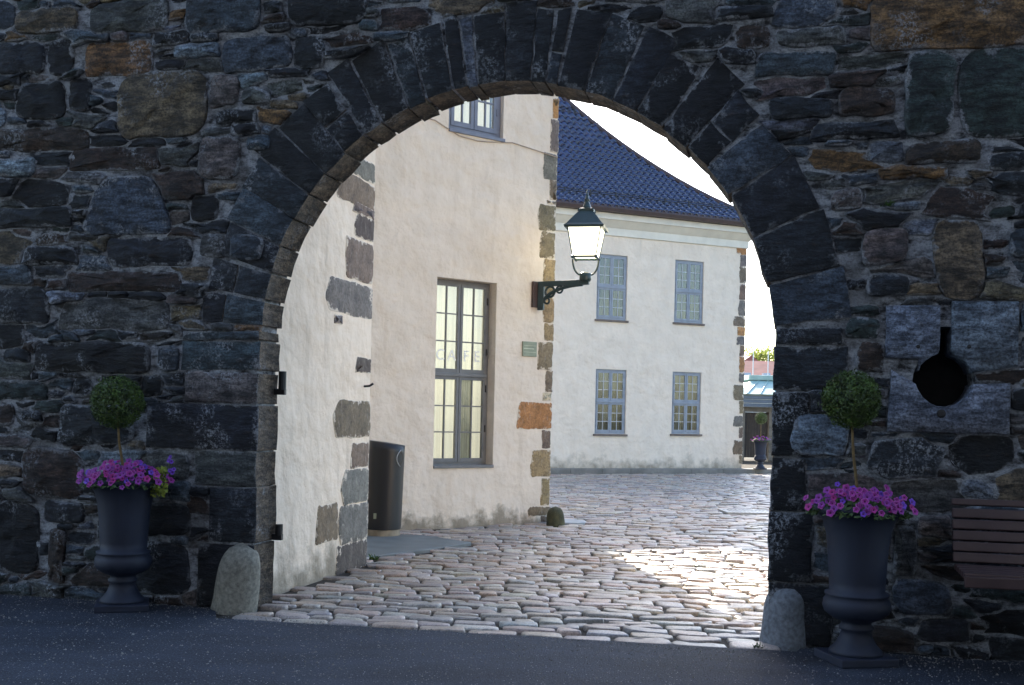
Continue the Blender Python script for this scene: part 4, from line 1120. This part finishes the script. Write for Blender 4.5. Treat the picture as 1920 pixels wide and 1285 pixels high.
for i in range(4):
    a, b, c, d = sq(hb - .004)[i], sq(hb - .004)[(i + 1) % 4], sq(ht - .004)[(i + 1) % 4], sq(ht - .004)[i]
    MB().add([(*a, zb1 + .01), (*b, zb1 + .01), (*c, zt1), (*d, zt1)], [(0, 1, 2, 3)]).build('glass_panel', 'lamp_glass', lan).matrix_local = rotL
MB().lathe([(0.03, 0), (0.05, 0.05), (0.05, 0.16), (0.02, 0.2)], 12, (LB, 0, zt1 - 0.16)).build('bulb', 'lamp_bulb', lan, True)
rf = MB()
prof_ = [(0.275, zl(431) - 0.01), (0.285, zl(431) + 0.02), (0.25, zl(424)), (0.115, zl(400)), (0.10, zl(398)), (0.105, zl(393)), (0.06, zl(391))]
vs, fs = [], []
for h, z in prof_:
    for x, y in sq(h): vs.append((x, y, z))
for j in range(len(prof_) - 1):
    for i in range(4): i2 = (i + 1) % 4; fs.append((j * 4 + i, j * 4 + i2, (j + 1) * 4 + i2, (j + 1) * 4 + i))
fs.append((3, 2, 1, 0)); fs.append(tuple((len(prof_) - 1) * 4 + i for i in range(4)))
rf.add(vs, fs); rf.build('roof', 'green_iron', lan).matrix_local = rotL
MB().lathe([(0.075, zl(392)), (0.06, zl(388)), (0.032, zl(379)), (0.028, zl(377)), (0.045, zl(375)), (0.028, zl(372)), (0.016, zl(365)), (0.004, zl(354))], 14, (LB, 0, 0)).build('finial', 'green_iron', lan, True)
for i in range(4):
    x, y = sq(0.10)[i]; MB().tube([(x, y, zl(398)), (x, y, zl(392))], [0.022, 0.006], 6).build('crest', 'green_iron', lan).matrix_local = rotL

# ------------------------------------------------------------------ plaque, cable, corner box
a, b = A2.loc(978, 668), A2.loc(1005, 642)
pl = empty('wall_plaque', A2.w((a[0] + b[0]) / 2, 0, 0), A2.a, 'small greenish metal plaque on the white wall beside the corner blocks', 'plaque')
hw = (b[0] - a[0]) / 2
MB().bbox(-hw, hw, -0.025, -0.003, a[1], b[1], 0.004).build('plate', 'plaque_metal', pl)
for q in range(3): MB().box(-hw * 0.85, hw * (0.85 if q != 1 else 0.6), -0.0275, -0.026, a[1] + (b[1] - a[1]) * (0.28 + q * 0.22), a[1] + (b[1] - a[1]) * (0.30 + q * 0.22 + (0.03 if q == 1 else 0))).build('engraved_line', 'plaque_line', pl)
cw_ = MB(); cp = []
for px, py in ((770, 214), (815, 226), (838, 241), (860, 255), (895, 265), (935, 268), (960, 268), (1000, 281), (1030, 291), (1057, 298)):
    x, z = A2.loc(px, py); cp.append((min(x, -0.004), -0.012, z))
cw_.tube(cp, 0.008, 6); o = cw_.build('wall_cable', 'wire'); o.location = A2.o; o.rotation_euler = (0, 0, A2.a)
tag(o, 'thin pale cable running under the upper casement window', 'cable')
p = A2.w(0.05, 0.25); z0, z1 = A2.loc(1040, 752)[1], A2.loc(1040, 730)[1]
m = MB(); m.bbox(-0.05, 0.06, -0.06, 0.06, z0, z1, 0.01); m.tube([(0.0, 0, (z0 + z1) / 2), (-0.09, 0, (z0 + z1) / 2)], 0.02, 8)
o = m.build('wall_box', 'black_iron'); o.location = (p.x + 0.02, p.y, 0); o.rotation_euler = (0, 0, A2.a); tag(o, 'small black box fixed round the café building corner', 'junction box')
x_, z_ = A1.loc(686, 725); m = MB(); m.tube([(0, 0, 0), (0, -0.06, 0.005), (0, -0.10, 0.03)], 0.012, 6); o = m.build('iron_hook', 'black_iron'); o.location = A1.w(x_ - 0.05, 0.0, z_); o.rotation_euler = (0, 0, A1.a); tag(o, 'small iron hook in the white wing wall above the litter bin', 'hook')

# ------------------------------------------------------------------ litter bin
p = ground(717, 1007); bn = empty('litter_bin', (p.x, p.y + 0.06, 0), 0, 'tall black cylindrical litter bin with slanted mouth', 'litter bin')
BRd = 0.225; zbot = 0.10
h0, h1 = A2.o.y * 0 + 1.20, 1.17
m = MB(); n = 40; vs = []; fs = []
def top(a): return 1.185 - 0.03 * math.cos(a)
for j in range(13):
    for i in range(n):
        a = 2 * math.pi * i / n; z = zbot + (top(a) - zbot) * j / 12
        r = BRd * (1.0 if 0 < j else 0.985)
        vs.append((r * math.cos(a) + 0.03 * (z / 1.2), r * math.sin(a), z))
for j in range(12):
    for i in range(n): i2 = (i + 1) % n; fs.append((j * n + i, j * n + i2, (j + 1) * n + i2, (j + 1) * n + i))
fs.append(tuple(12 * n + i for i in range(n)))
m.add(vs, fs); m.build('body', 'bin_paint', bn, True)
MB().lathe([(0.21, 0.0), (0.215, 0.015), (0.215, 0.095), (0.2, 0.1)], 36).build('base', 'bin_base', bn)
# mouth: dark crescent hood on the side facing the yard
mo = MB(); vs = []; fs = []
for q in range(15):
    t = q / 14; z = 1.10 - 0.20 * t; wv = 0.52 * math.sin(math.pi * t) ** 0.8
    for a in (-0.62 - wv * 0.5, -0.62 + wv * 0.5): vs.append(((BRd + 0.003) * math.cos(a) + 0.03 * z / 1.2, (BRd + 0.003) * math.sin(a), z))
for q in range(14): fs.append((q * 2, q * 2 + 1, q * 2 + 3, q * 2 + 2))
mo.add(vs, fs); mo.build('mouth', 'interior_dark', bn)
MB().tube([Vector(v) for v in vs[0::2]], 0.006, 6).build('mouth_rim', 'steel', bn)
MB().box(-0.10, -0.045, -0.2135, -0.211, 0.24, 0.31).build('sticker', 'plaque_metal', bn)

# ------------------------------------------------------------------ urns, topiary, petunias
def urn_meshes():
    body = [(0.0, 0.05), (0.165, 0.052), (0.160, 0.075), (0.125, 0.11), (0.100, 0.16), (0.090, 0.195), (0.105, 0.205), (0.105, 0.222), (0.090, 0.235), (0.095, 0.255), (0.15, 0.275), (0.195, 0.31), (0.208, 0.345), (0.203, 0.385), (0.185, 0.41), (0.196, 0.418), (0.196, 0.432),
            (0.168, 0.44), (0.171, 0.50), (0.182, 0.68), (0.196, 0.80), (0.216, 0.875), (0.243, 0.918), (0.268, 0.94), (0.270, 0.965), (0.258, 0.972), (0.235, 0.965), (0.222, 0.93)]
    return (MB().lathe(body, 44, cap=False).mesh('urn_body', 'urn_metal', True), MB().bbox(-0.19, 0.19, -0.19, 0.19, 0.0, 0.052, 0.008).mesh('plinth', 'urn_metal'),
            MB().lathe([(0.225, 0.92), (0.12, 0.94), (0.0, 0.945)], 20, cap=False).mesh('soil', 'soil', True))
UB, UP, US = urn_meshes()
def leaf_quads(m, pts, size, rng, aspect=0.6):
    for p, nrm in pts:
        n_ = (Vector(nrm) + Vector((rng.uniform(-.9, .9), rng.uniform(-.9, .9), rng.uniform(-.9, .9)))).normalized()
        t_ = n_.cross(Vector((rng.uniform(-1, 1), rng.uniform(-1, 1), rng.uniform(-1, 1)))).normalized(); b_ = n_.cross(t_)
        s_ = size * rng.uniform(0.7, 1.3); p = Vector(p)
        m.add([p - t_ * s_, p - b_ * s_ * aspect * 0.7 + n_ * s_ * .15, p + t_ * s_, p + b_ * s_ * aspect * 0.7 + n_ * s_ * .15], [(0, 1, 2, 3)])
def ball_mesh(r, seed, cnt=5200):
    rng = random.Random(seed); m = MB(); pts = []
    for _ in range(cnt):
        v = Vector((rng.gauss(0, 1), rng.gauss(0, 1), rng.gauss(0, 1))).normalized()
        bumpy = 1 + 0.055 * mn.noise(v * 3.2 + Vector((seed, 0, 0))) + 0.05 * mn.noise(v * 8)
        k_ = bumpy * (1 - 0.30 * rng.random() ** 1.6) * (1 + (rng.uniform(0.03, 0.12) if rng.random() < 0.05 else 0)); pts.append((v * r * k_, v))
    leaf_quads(m, pts, 0.0125, rng)
    return m.mesh('crown', 'box_leaf')
BALLS = [ball_mesh(0.205, 3), ball_mesh(0.192, 8)]
def flower_mesh(mp):
    m = MB(); n = 20; vs = [(0, 0, -0.012)]
    for k_, zz in ((0.22, -0.004), (0.80, 0.004), (1.0, 0.001)):
        for i in range(n):
            a = 2 * math.pi * i / n; lob = 1 - 0.24 * (0.5 - 0.5 * math.cos(5 * a)) if k_ > 0.5 else 1
            vs.append((0.026 * k_ * lob * math.cos(a), 0.026 * k_ * lob * math.sin(a), zz))
    m.add(vs, [])
    for i in range(n):
        i2 = (i + 1) % n
        m.f += [(0, 1 + i, 1 + i2), (1 + i, 1 + n + i, 1 + n + i2, 1 + i2), (1 + n + i, 1 + 2 * n + i, 1 + 2 * n + i2, 1 + n + i2)]; m.mi += [2, 0, 1]
    return m.mesh('blossom', [mp, 'petal_rim' if mp == 'petal_pink' else mp, 'throat'], True)
simple('petal_deep', (0.36, 0.02, 0.22), 0.6, 0.25, 30, 0.05); simple('petal_mauve', (0.26, 0.035, 0.31), 0.6, 0.2, 30, 0.05)
FLW = flower_mesh('petal_pink'); FLD = flower_mesh('petal_deep'); FLM = flower_mesh('petal_mauve'); FLV = flower_mesh('petal_violet')
def urn_set(base, rz, lu, lt, lp, ball, stem_top, lean, scale, seed, nfl, lime=False, detail=True):
    rng = random.Random(seed)
    u = empty('urn_planter', base, rz, lu, 'planter', 'grey urn planters')
    u.scale = (scale,) * 3
    for nm, me in (('body', UB), ('plinth', UP), ('soil', US)): put(nm, me, u)
    zt0 = 0.93 * scale
    t_ = empty('topiary_tree', (base[0], base[1], base[2] + zt0), 0, lt, 'topiary', 'clipped ball topiaries in urns')
    r_ = 0.2
    m = MB(); hs = stem_top - zt0
    m.tube([(0, 0, -0.05), (lean * 0.3, 0, hs * 0.35), (lean * 0.7, 0.0, hs * 0.7), (lean, 0, hs + 0.12)], [0.012, 0.011, 0.010, 0.007], 8)
    m.build('trunk', 'bark', t_, True)
    o = put('crown', BALLS[ball], t_); o.location = (lean, 0, hs + r_ * 0.93); o.rotation_euler = (0, 0, rng.uniform(0, 6))
    if not detail: o.scale = (scale,) * 3
    f_ = empty('petunia_plant', (base[0], base[1], base[2] + zt0), 0, lp, 'flowers', 'petunias in the urns')
    m = MB(); pts = []
    for _ in range(900):
        a = rng.uniform(0, 6.283); rr = 0.31 * math.sqrt(rng.random()); zz = 0.115 * (1 - (rr / 0.33) ** 2) * rng.uniform(0.1, 1.0) + 0.005 + (0.0 if rr < 0.27 else -0.02)
        pts.append(((rr * math.cos(a), rr * math.sin(a), zz), (math.cos(a) * .4, math.sin(a) * .4, 1)))
    leaf_quads(m, pts, 0.02, rng, 0.7)
    fo = m.build('foliage', 'petunia_leaf', f_)
    for q in range(nfl):
        a = rng.uniform(0, 6.283)
        if rng.random() < 0.6: a = rng.gauss(-1.57, 0.8)
        rr = 0.34 * math.sqrt(rng.uniform(0.05, 1)); zz = 0.135 * (1 - (rr / 0.36) ** 2) + 0.02 + rng.uniform(-0.045, 0.04)
        o = put('blossom', rng.choice((FLW, FLW, FLW, FLD, FLM, FLM) if rng.random() < 0.96 else (FLV,)), f_); o.location = (rr * math.cos(a), rr * math.sin(a), zz)
        nv = Vector((math.cos(a) * rr * 3 + rng.uniform(-.3, .3), math.sin(a) * rr * 3 - 0.9 + rng.uniform(-.3, .3), 0.75))
        o.rotation_euler = nv.to_track_quat('Z', 'Y').to_euler(); s_ = rng.uniform(0.75, 1.15); o.scale = (s_, s_, s_)
    f_.scale = (scale,) * 3
    if lime:
        l_ = empty('trailing_plant', (base[0] + 0.27, base[1] - 0.06, base[2] + zt0 - 0.02), 0, 'lime green trailing plant with violet blooms at the urn rim', 'plant')
        m = MB(); pts = []
        for _ in range(170):
            a = rng.uniform(0, 6.283); zz = rng.uniform(-0.06, 0.17); rr = rng.uniform(0, 0.055) * (1.2 - zz * 2)
            pts.append(((rr * math.cos(a) + zz * 0.12 + 0.02, rr * math.sin(a), zz), (0.5, -0.5, 0.6)))
        leaf_quads(m, pts, 0.021, rng, 0.8); m.build('foliage', 'lime_leaf', l_)
        MB().tube([(0, 0, 0), (0.06, 0, 0.1), (0.10, 0, 0.22)], 0.004, 5).build('stem', 'petunia_leaf', l_)
        for x_, z_ in ((0.09, 0.22), (0.11, 0.21), (0.10, 0.245), (0.13, 0.15), (0.10, 0.14), (0.12, 0.125)):
            o = put('blossom', FLV, l_); o.location = (x_, -0.01, z_); o.rotation_euler = (R(70), 0, rng.uniform(-.6, .6)); o.scale = (0.75,) * 3
p = ground(219, 1146); b1 = (p.x, p.y + 0.12, 0)
urn_set(b1, 0.3, 'dark urn planter on the asphalt beside the pale leaning guard stone', 'round clipped box topiary on a straight pale stem', 'pink petunias with lime foliage among them in an urn', 0, 1.43, -0.075, 1.045, 21, 125, True)
p = ground(1617, 1250); b2 = (p.x, p.y + 0.15, 0)
urn_set(b2, 0.2, 'dark urn planter on the asphalt beside the slatted bench', 'round clipped box topiary on a thin leaning stem below the loophole', 'purple petunias crowding an urn near the slatted bench', 1, 1.555, -0.065, 1.065, 33, 120)
p = ground(1402, 884, 0.13)
p = B.w(0.25, -0.55, 0.131)
urn_set(tuple(p), 0, 'small far urn planter on the pavement by the house corner', 'far topiary in front of the dark gate door', 'mauve petunias in the far urn by the house corner', 0, 1.30, 0.0, 0.88, 44, 30, False, False)

# ------------------------------------------------------------------ bench
bp0 = G.inv(Vector((2.92, 7.35, 0)))
bench = empty('slatted_bench', G.w(bp0[0], -0.46), G.a, 'dark reddish slatted park bench against the rubble wall', 'bench')
BL = 1.7
for q, zc in enumerate((1.075, 1.002, 0.930, 0.858, 0.787, 0.718)):
    yy = 0.26 - (1.075 - zc) * 0.28
    o = MB().bbox(0, BL, -0.018, 0.018, -0.032 if q else -0.022, 0.032 if q else 0.022, 0.008).build('back_slat', 'bench_wood', bench); o.location = (0, yy, zc); o.rotation_euler = (R(-14), 0, 0)
for q in range(5):
    o = MB().bbox(0, BL, -0.036, 0.036, -0.019, 0.019, 0.008).build('seat_slat', 'bench_wood', bench); o.location = (0, 0.06 - q * 0.082, 0.662 - q * 0.002)
o = MB().bbox(0, BL, -0.018, 0.018, -0.036, 0.036, 0.008).build('front_slat', 'bench_wood', bench); o.location = (0, -0.315, 0.622)
for x in (0.52, BL - 0.52):
    m = MB(); m.bbox(x - 0.03, x + 0.03, -0.29, -0.23, 0.0, 0.642, 0.008); m.bbox(x - 0.03, x + 0.03, 0.06, 0.12, 0, 0.642, 0.008); m.bbox(x - 0.029, x + 0.029, -0.23, 0.06, 0.58, 0.641, 0.008); m.build('leg', 'black_iron', bench)
    o = MB().bbox(x - 0.025, x + 0.025, 0.02, 0.05, -0.3, 0.3, 0.006).build('back_support', 'black_iron', bench); o.location = (0, 0.175, 0.83); o.rotation_euler = (R(-14), 0, 0)

# ------------------------------------------------------------------ unseen dark building added behind the viewer to shade the gate wall
st = empty('sky_blocker', (0, -3.0, 0), 0, 'unseen dark block added behind the viewer to shade the gate wall', 'building')
MB().box(-22, 22, -9, 0, -0.1, 20).build('wall', 'blocker_dark', st)
MB().add([(-22.5, 0.6, 20.003), (22.5, 0.6, 20.003), (22.5, -9.6, 20.003), (-22.5, -9.6, 20.003), (-22.5, -4.5, 25), (22.5, -4.5, 25)], [(0, 1, 5, 4), (2, 3, 4, 5), (0, 4, 3), (1, 2, 5), (3, 2, 1, 0)]).build('roof', 'roof_deck', st)
for q in range(14):
    for r_ in range(3): MB().bbox(-20.5 + q * 3.1, -19.4 + q * 3.1, -0.02, 0.04, 1.4 + r_ * 3.6, 3.1 + r_ * 3.6, 0.01).build('window', 'far_glass', st)

# ------------------------------------------------------------------ weeds in the joints
def weed(pos, label, n=26, s=0.05, seed=1, up=(0, -0.3, 1)):
    rng = random.Random(seed); m = MB()
    for _ in range(n):
        a = rng.uniform(0, 6.283); l = s * rng.uniform(0.6, 1.5); w_ = s * 0.13; d = Vector((math.cos(a) * .8, math.sin(a) * .8, 0)) + Vector(up); d.normalize()
        b = Vector((-math.sin(a), math.cos(a), 0)); o_ = Vector((rng.uniform(-1, 1), rng.uniform(-.5, .5), 0)) * s * 0.8
        m.add([o_ - b * w_, o_ + b * w_, o_ + d * l * .6 + b * w_ * .8 + Vector((0, 0, .004)), o_ + d * l, o_ + d * l * .6 - b * w_ * .8 + Vector((0, 0, .004))], [(0, 1, 2, 3, 4)])
    o = m.build('weed_tuft', 'weed_leaf'); o.location = pos; return tag(o, label, 'weed', 'small weeds in joints')
u, z = G.loc(1662, 383); weed(G.w(u, -0.02, z - 0.02), 'small green tuft growing from the rubble wall joints', 30, 0.045, 3, (0, -1, 0.6))
p = ground(700, 1050); weed((p.x, p.y, 0.0), 'green tuft beside the grey flagstone', 26, 0.06, 4)
p = ground(1422, 1216); weed((p.x, p.y, -0.0), 'tiny green tuft by the corner cobble and guard stone', 18, 0.035, 5)
p = ground(1520, 1205); weed((p.x, p.y, 0), 'green tuft between guard stone and urn', 40, 0.06, 6)
p = ground(1770, 1192); weed((p.x, p.y, 0), 'dark green weeds at the wall foot beside the bench leg', 120, 0.085, 7)

# ------------------------------------------------------------------ beyond the house corner
bd = Frame(9.0, 43.0, 0.0)
gh = empty('gatehouse', bd.o, 0, 'low stone gatehouse with green copper roof and dark wooden door', 'gatehouse')
m = MB(); m.bbox(-3.2, -0.05, 0.0, 0.5, -0.1, 2.05, 0.02); m.bbox(0.86, 5.5, 0, 0.5, -0.1, 2.05, 0.02); m.bbox(-0.06, 0.87, 0.02, 0.48, 1.86, 2.05, 0.01)
m.build('wall', 'old_stone', gh)
for i in range(8):
    MB().bbox(-0.04 + i * 0.112, 0.066 + i * 0.112, 0.12, 0.17, 0.10, 1.84, 0.006).build('door_plank', 'door_wood', gh)
for q in range(6):
    h = 0.3; z = 0.0 + q * 0.31
    MB().bbox(0.865, 1.25 + 0.12 * (q % 2), -0.03, 0.2, z, z + 0.295, 0.02).build('jamb_block', 'old_stone', gh)
MB().lathe([(0.03, 0), (0.035, 0.02), (0.01, 0.05)], 10).build('door_handle', 'black_iron', gh).matrix_local = Matrix.Translation((0.7, 0.12, 1.0)) @ Matrix.Rotation(R(90), 4, 'X')
for q in range(3): MB().bbox(-0.25 - 0.08 * q, 5.6, -0.25 - 0.07 * q, 0.5, 2.06 + q * 0.15, 2.185 + q * 0.15, 0.01).build('fascia_board', 'fascia_blue', gh)
rv = [(-0.5, -0.5, 2.53), (5.9, -0.5, 2.53), (5.9, 4.5, 2.53), (-0.5, 4.5, 2.53), (0.45, 1.2, 3.12), (5.0, 1.2, 3.12), (5.0, 2.8, 3.12), (0.45, 2.8, 3.12)]
rf = MB().add(rv, [(0, 1, 5, 4), (1, 2, 6, 5), (2, 3, 7, 6), (3, 0, 4, 7), (4, 5, 6, 7), (3, 2, 1, 0)]).build('roof', 'copper_roof', gh)
for q in range(12):
    x = -0.1 + q * 0.5; t_ = min(1, max(0, (x - 0.0) / 0.9))
    MB().tube([(x, -0.49, 2.55), (0.45 + (x + 0.5) / 6.4 * 4.55, 1.2, 3.14)], 0.022, 5).build('standing_seam', 'copper_roof', rf)
MB().bbox(0.3, 5.2, 1.1, 2.9, 3.12, 3.32, 0.03).build('roof_lantern', 'copper_roof', gh)
# town beyond
def far_house(name, x, y, w, d, h, roofh, wall, roofm, label, dormers=0, axis='x', base=0.0):
    e = empty(name, (x, y, base), 0, label, 'house', 'houses in the far town')
    MB().box(-w / 2, w / 2, 0, d, -2, h).build('wall', wall, e)
    o = 0.5
    if axis == 'x':
        v = [(-w / 2 - o, -o, h), (w / 2 + o, -o, h), (w / 2 + o, d + o, h), (-w / 2 - o, d + o, h), (-w / 2 - o, d / 2, h + roofh), (w / 2 + o, d / 2, h + roofh)]
        f = [(0, 1, 5, 4), (2, 3, 4, 5), (0, 4, 3), (1, 2, 5), (3, 2, 1, 0)]
    else:
        v = [(-w / 2 - o, -o, h), (w / 2 + o, -o, h), (w / 2 + o, d + o, h), (-w / 2 - o, d + o, h), (0, -o, h + roofh), (0, d + o, h + roofh)]
        f = [(0, 1, 4), (1, 2, 5, 4), (2, 3, 5), (3, 0, 4, 5), (3, 2, 1, 0)]
    r = MB().add(v, f).build('roof', roofm, e)
    for q in range(dormers):
        xx = -w / 2 + w * (q + 0.5) / dormers; t0 = 0.12; zz = h + roofh * t0 * 1.0
        MB().box(xx - 0.45, xx + 0.45, d / 2 * t0 - 0.55, d / 2 * t0 + 0.6, zz + 0.1, zz + 0.95).build('skylight', 'far_glass', r)
    return e
Y1 = 150.0
far_house('town_house', 38, Y1, 26, 14, 5.6, 3.3, 'far_wall', 'red_tile', 'long far town house with red tiled roof and a row of skylights', 10, base=0.8)
far_house('town_house', 29.0, 168, 8, 10, 8.2, 3.2, 'far_wall', 'far_slate', 'far town house with steep slate gable beside the red roof', 0, 'y', 0.0)
far_house('town_house', 39.2, 185, 8, 10, 8.8, 3.2, 'far_wall', 'red_tile', 'far town house with small red brown gable under the trees', 0, 'y', 0.0)
far_house('town_house', 35.0, 190, 6, 8, 10.6, 1.2, 'far_wall', 'far_slate', 'far flat-roofed pale block against the trees', 0, 'x', 0.0)
far_house('town_house', 26, 120, 12, 10, 3.6, 1.6, 'far_wall', 'far_wall', 'pale low far building behind the gatehouse roof', 0, 'x', 0.5)
for px, y_, z_ in ((1412, 110, 9.2), (1440, 112, 8.4)):
    a_, _ = ray(px, 690); o = MB().tube([(0, 0, -0.1), (0, 0, z_)], [0.07, 0.04], 8).build('flagpole', 'pole_white'); o.location = (a_ * y_, y_, 0)
    tag(o, 'tall thin white flagpole before the far red roofs' if px == 1412 else 'shorter white flagpole before the far gable', 'flagpole', 'flagpoles')
def far_tree(x, y, base, h, r, seed, label):
    rng = random.Random(seed); e = empty('broadleaf_tree', (x, y, base), 0, label, 'tree', 'trees on the far hill')
    m = MB(); m.tube([(0, 0, -1), (0.1, 0, h * 0.3), (0, 0.1, h * 0.7)], [0.35, 0.26, 0.1], 8)
    for q in range(5): a = q * 1.3; m.tube([(0.1, 0, h * (0.3 + 0.07 * q)), (math.cos(a) * r * .6, math.sin(a) * r * .6, h * (0.5 + 0.07 * q))], [0.14, 0.05], 6)
    m.build('trunk', 'bark', e)
    m = MB(); pts = []
    cl = [(Vector((rng.gauss(0, r * .42), rng.gauss(0, r * .42), h * rng.uniform(0.42, 0.92))), rng.uniform(.3, .5) * r) for _ in range(14)]
    for _ in range(2200):
        c, cr = rng.choice(cl); v = Vector((rng.gauss(0, 1), rng.gauss(0, 1), rng.gauss(0, .8))).normalized(); pts.append((c + v * cr * rng.uniform(.6, 1.05), v))
    leaf_quads(m, pts, 0.28, rng, 0.8); m.build('crown', 'far_leaf', e)
for q, (x, y, h, r, lb) in enumerate(((42.5, 205, 13.0, 4.5, 'yellow green broadleaf tree rising beyond the far gable'), (45.5, 200, 14.2, 5, 'taller broadleaf tree at the end of the far row'), (37, 215, 12.4, 4, 'rounded broadleaf tree behind the far pale block'),
                              (33.0, 212, 11.4, 3.5, 'low broadleaf tree between the far slate gable and pale block'), (49, 200, 15, 5, 'broad dark tree beyond the far red roofs'))):
    far_tree(x, y, 0, h, r, 50 + q, lb)
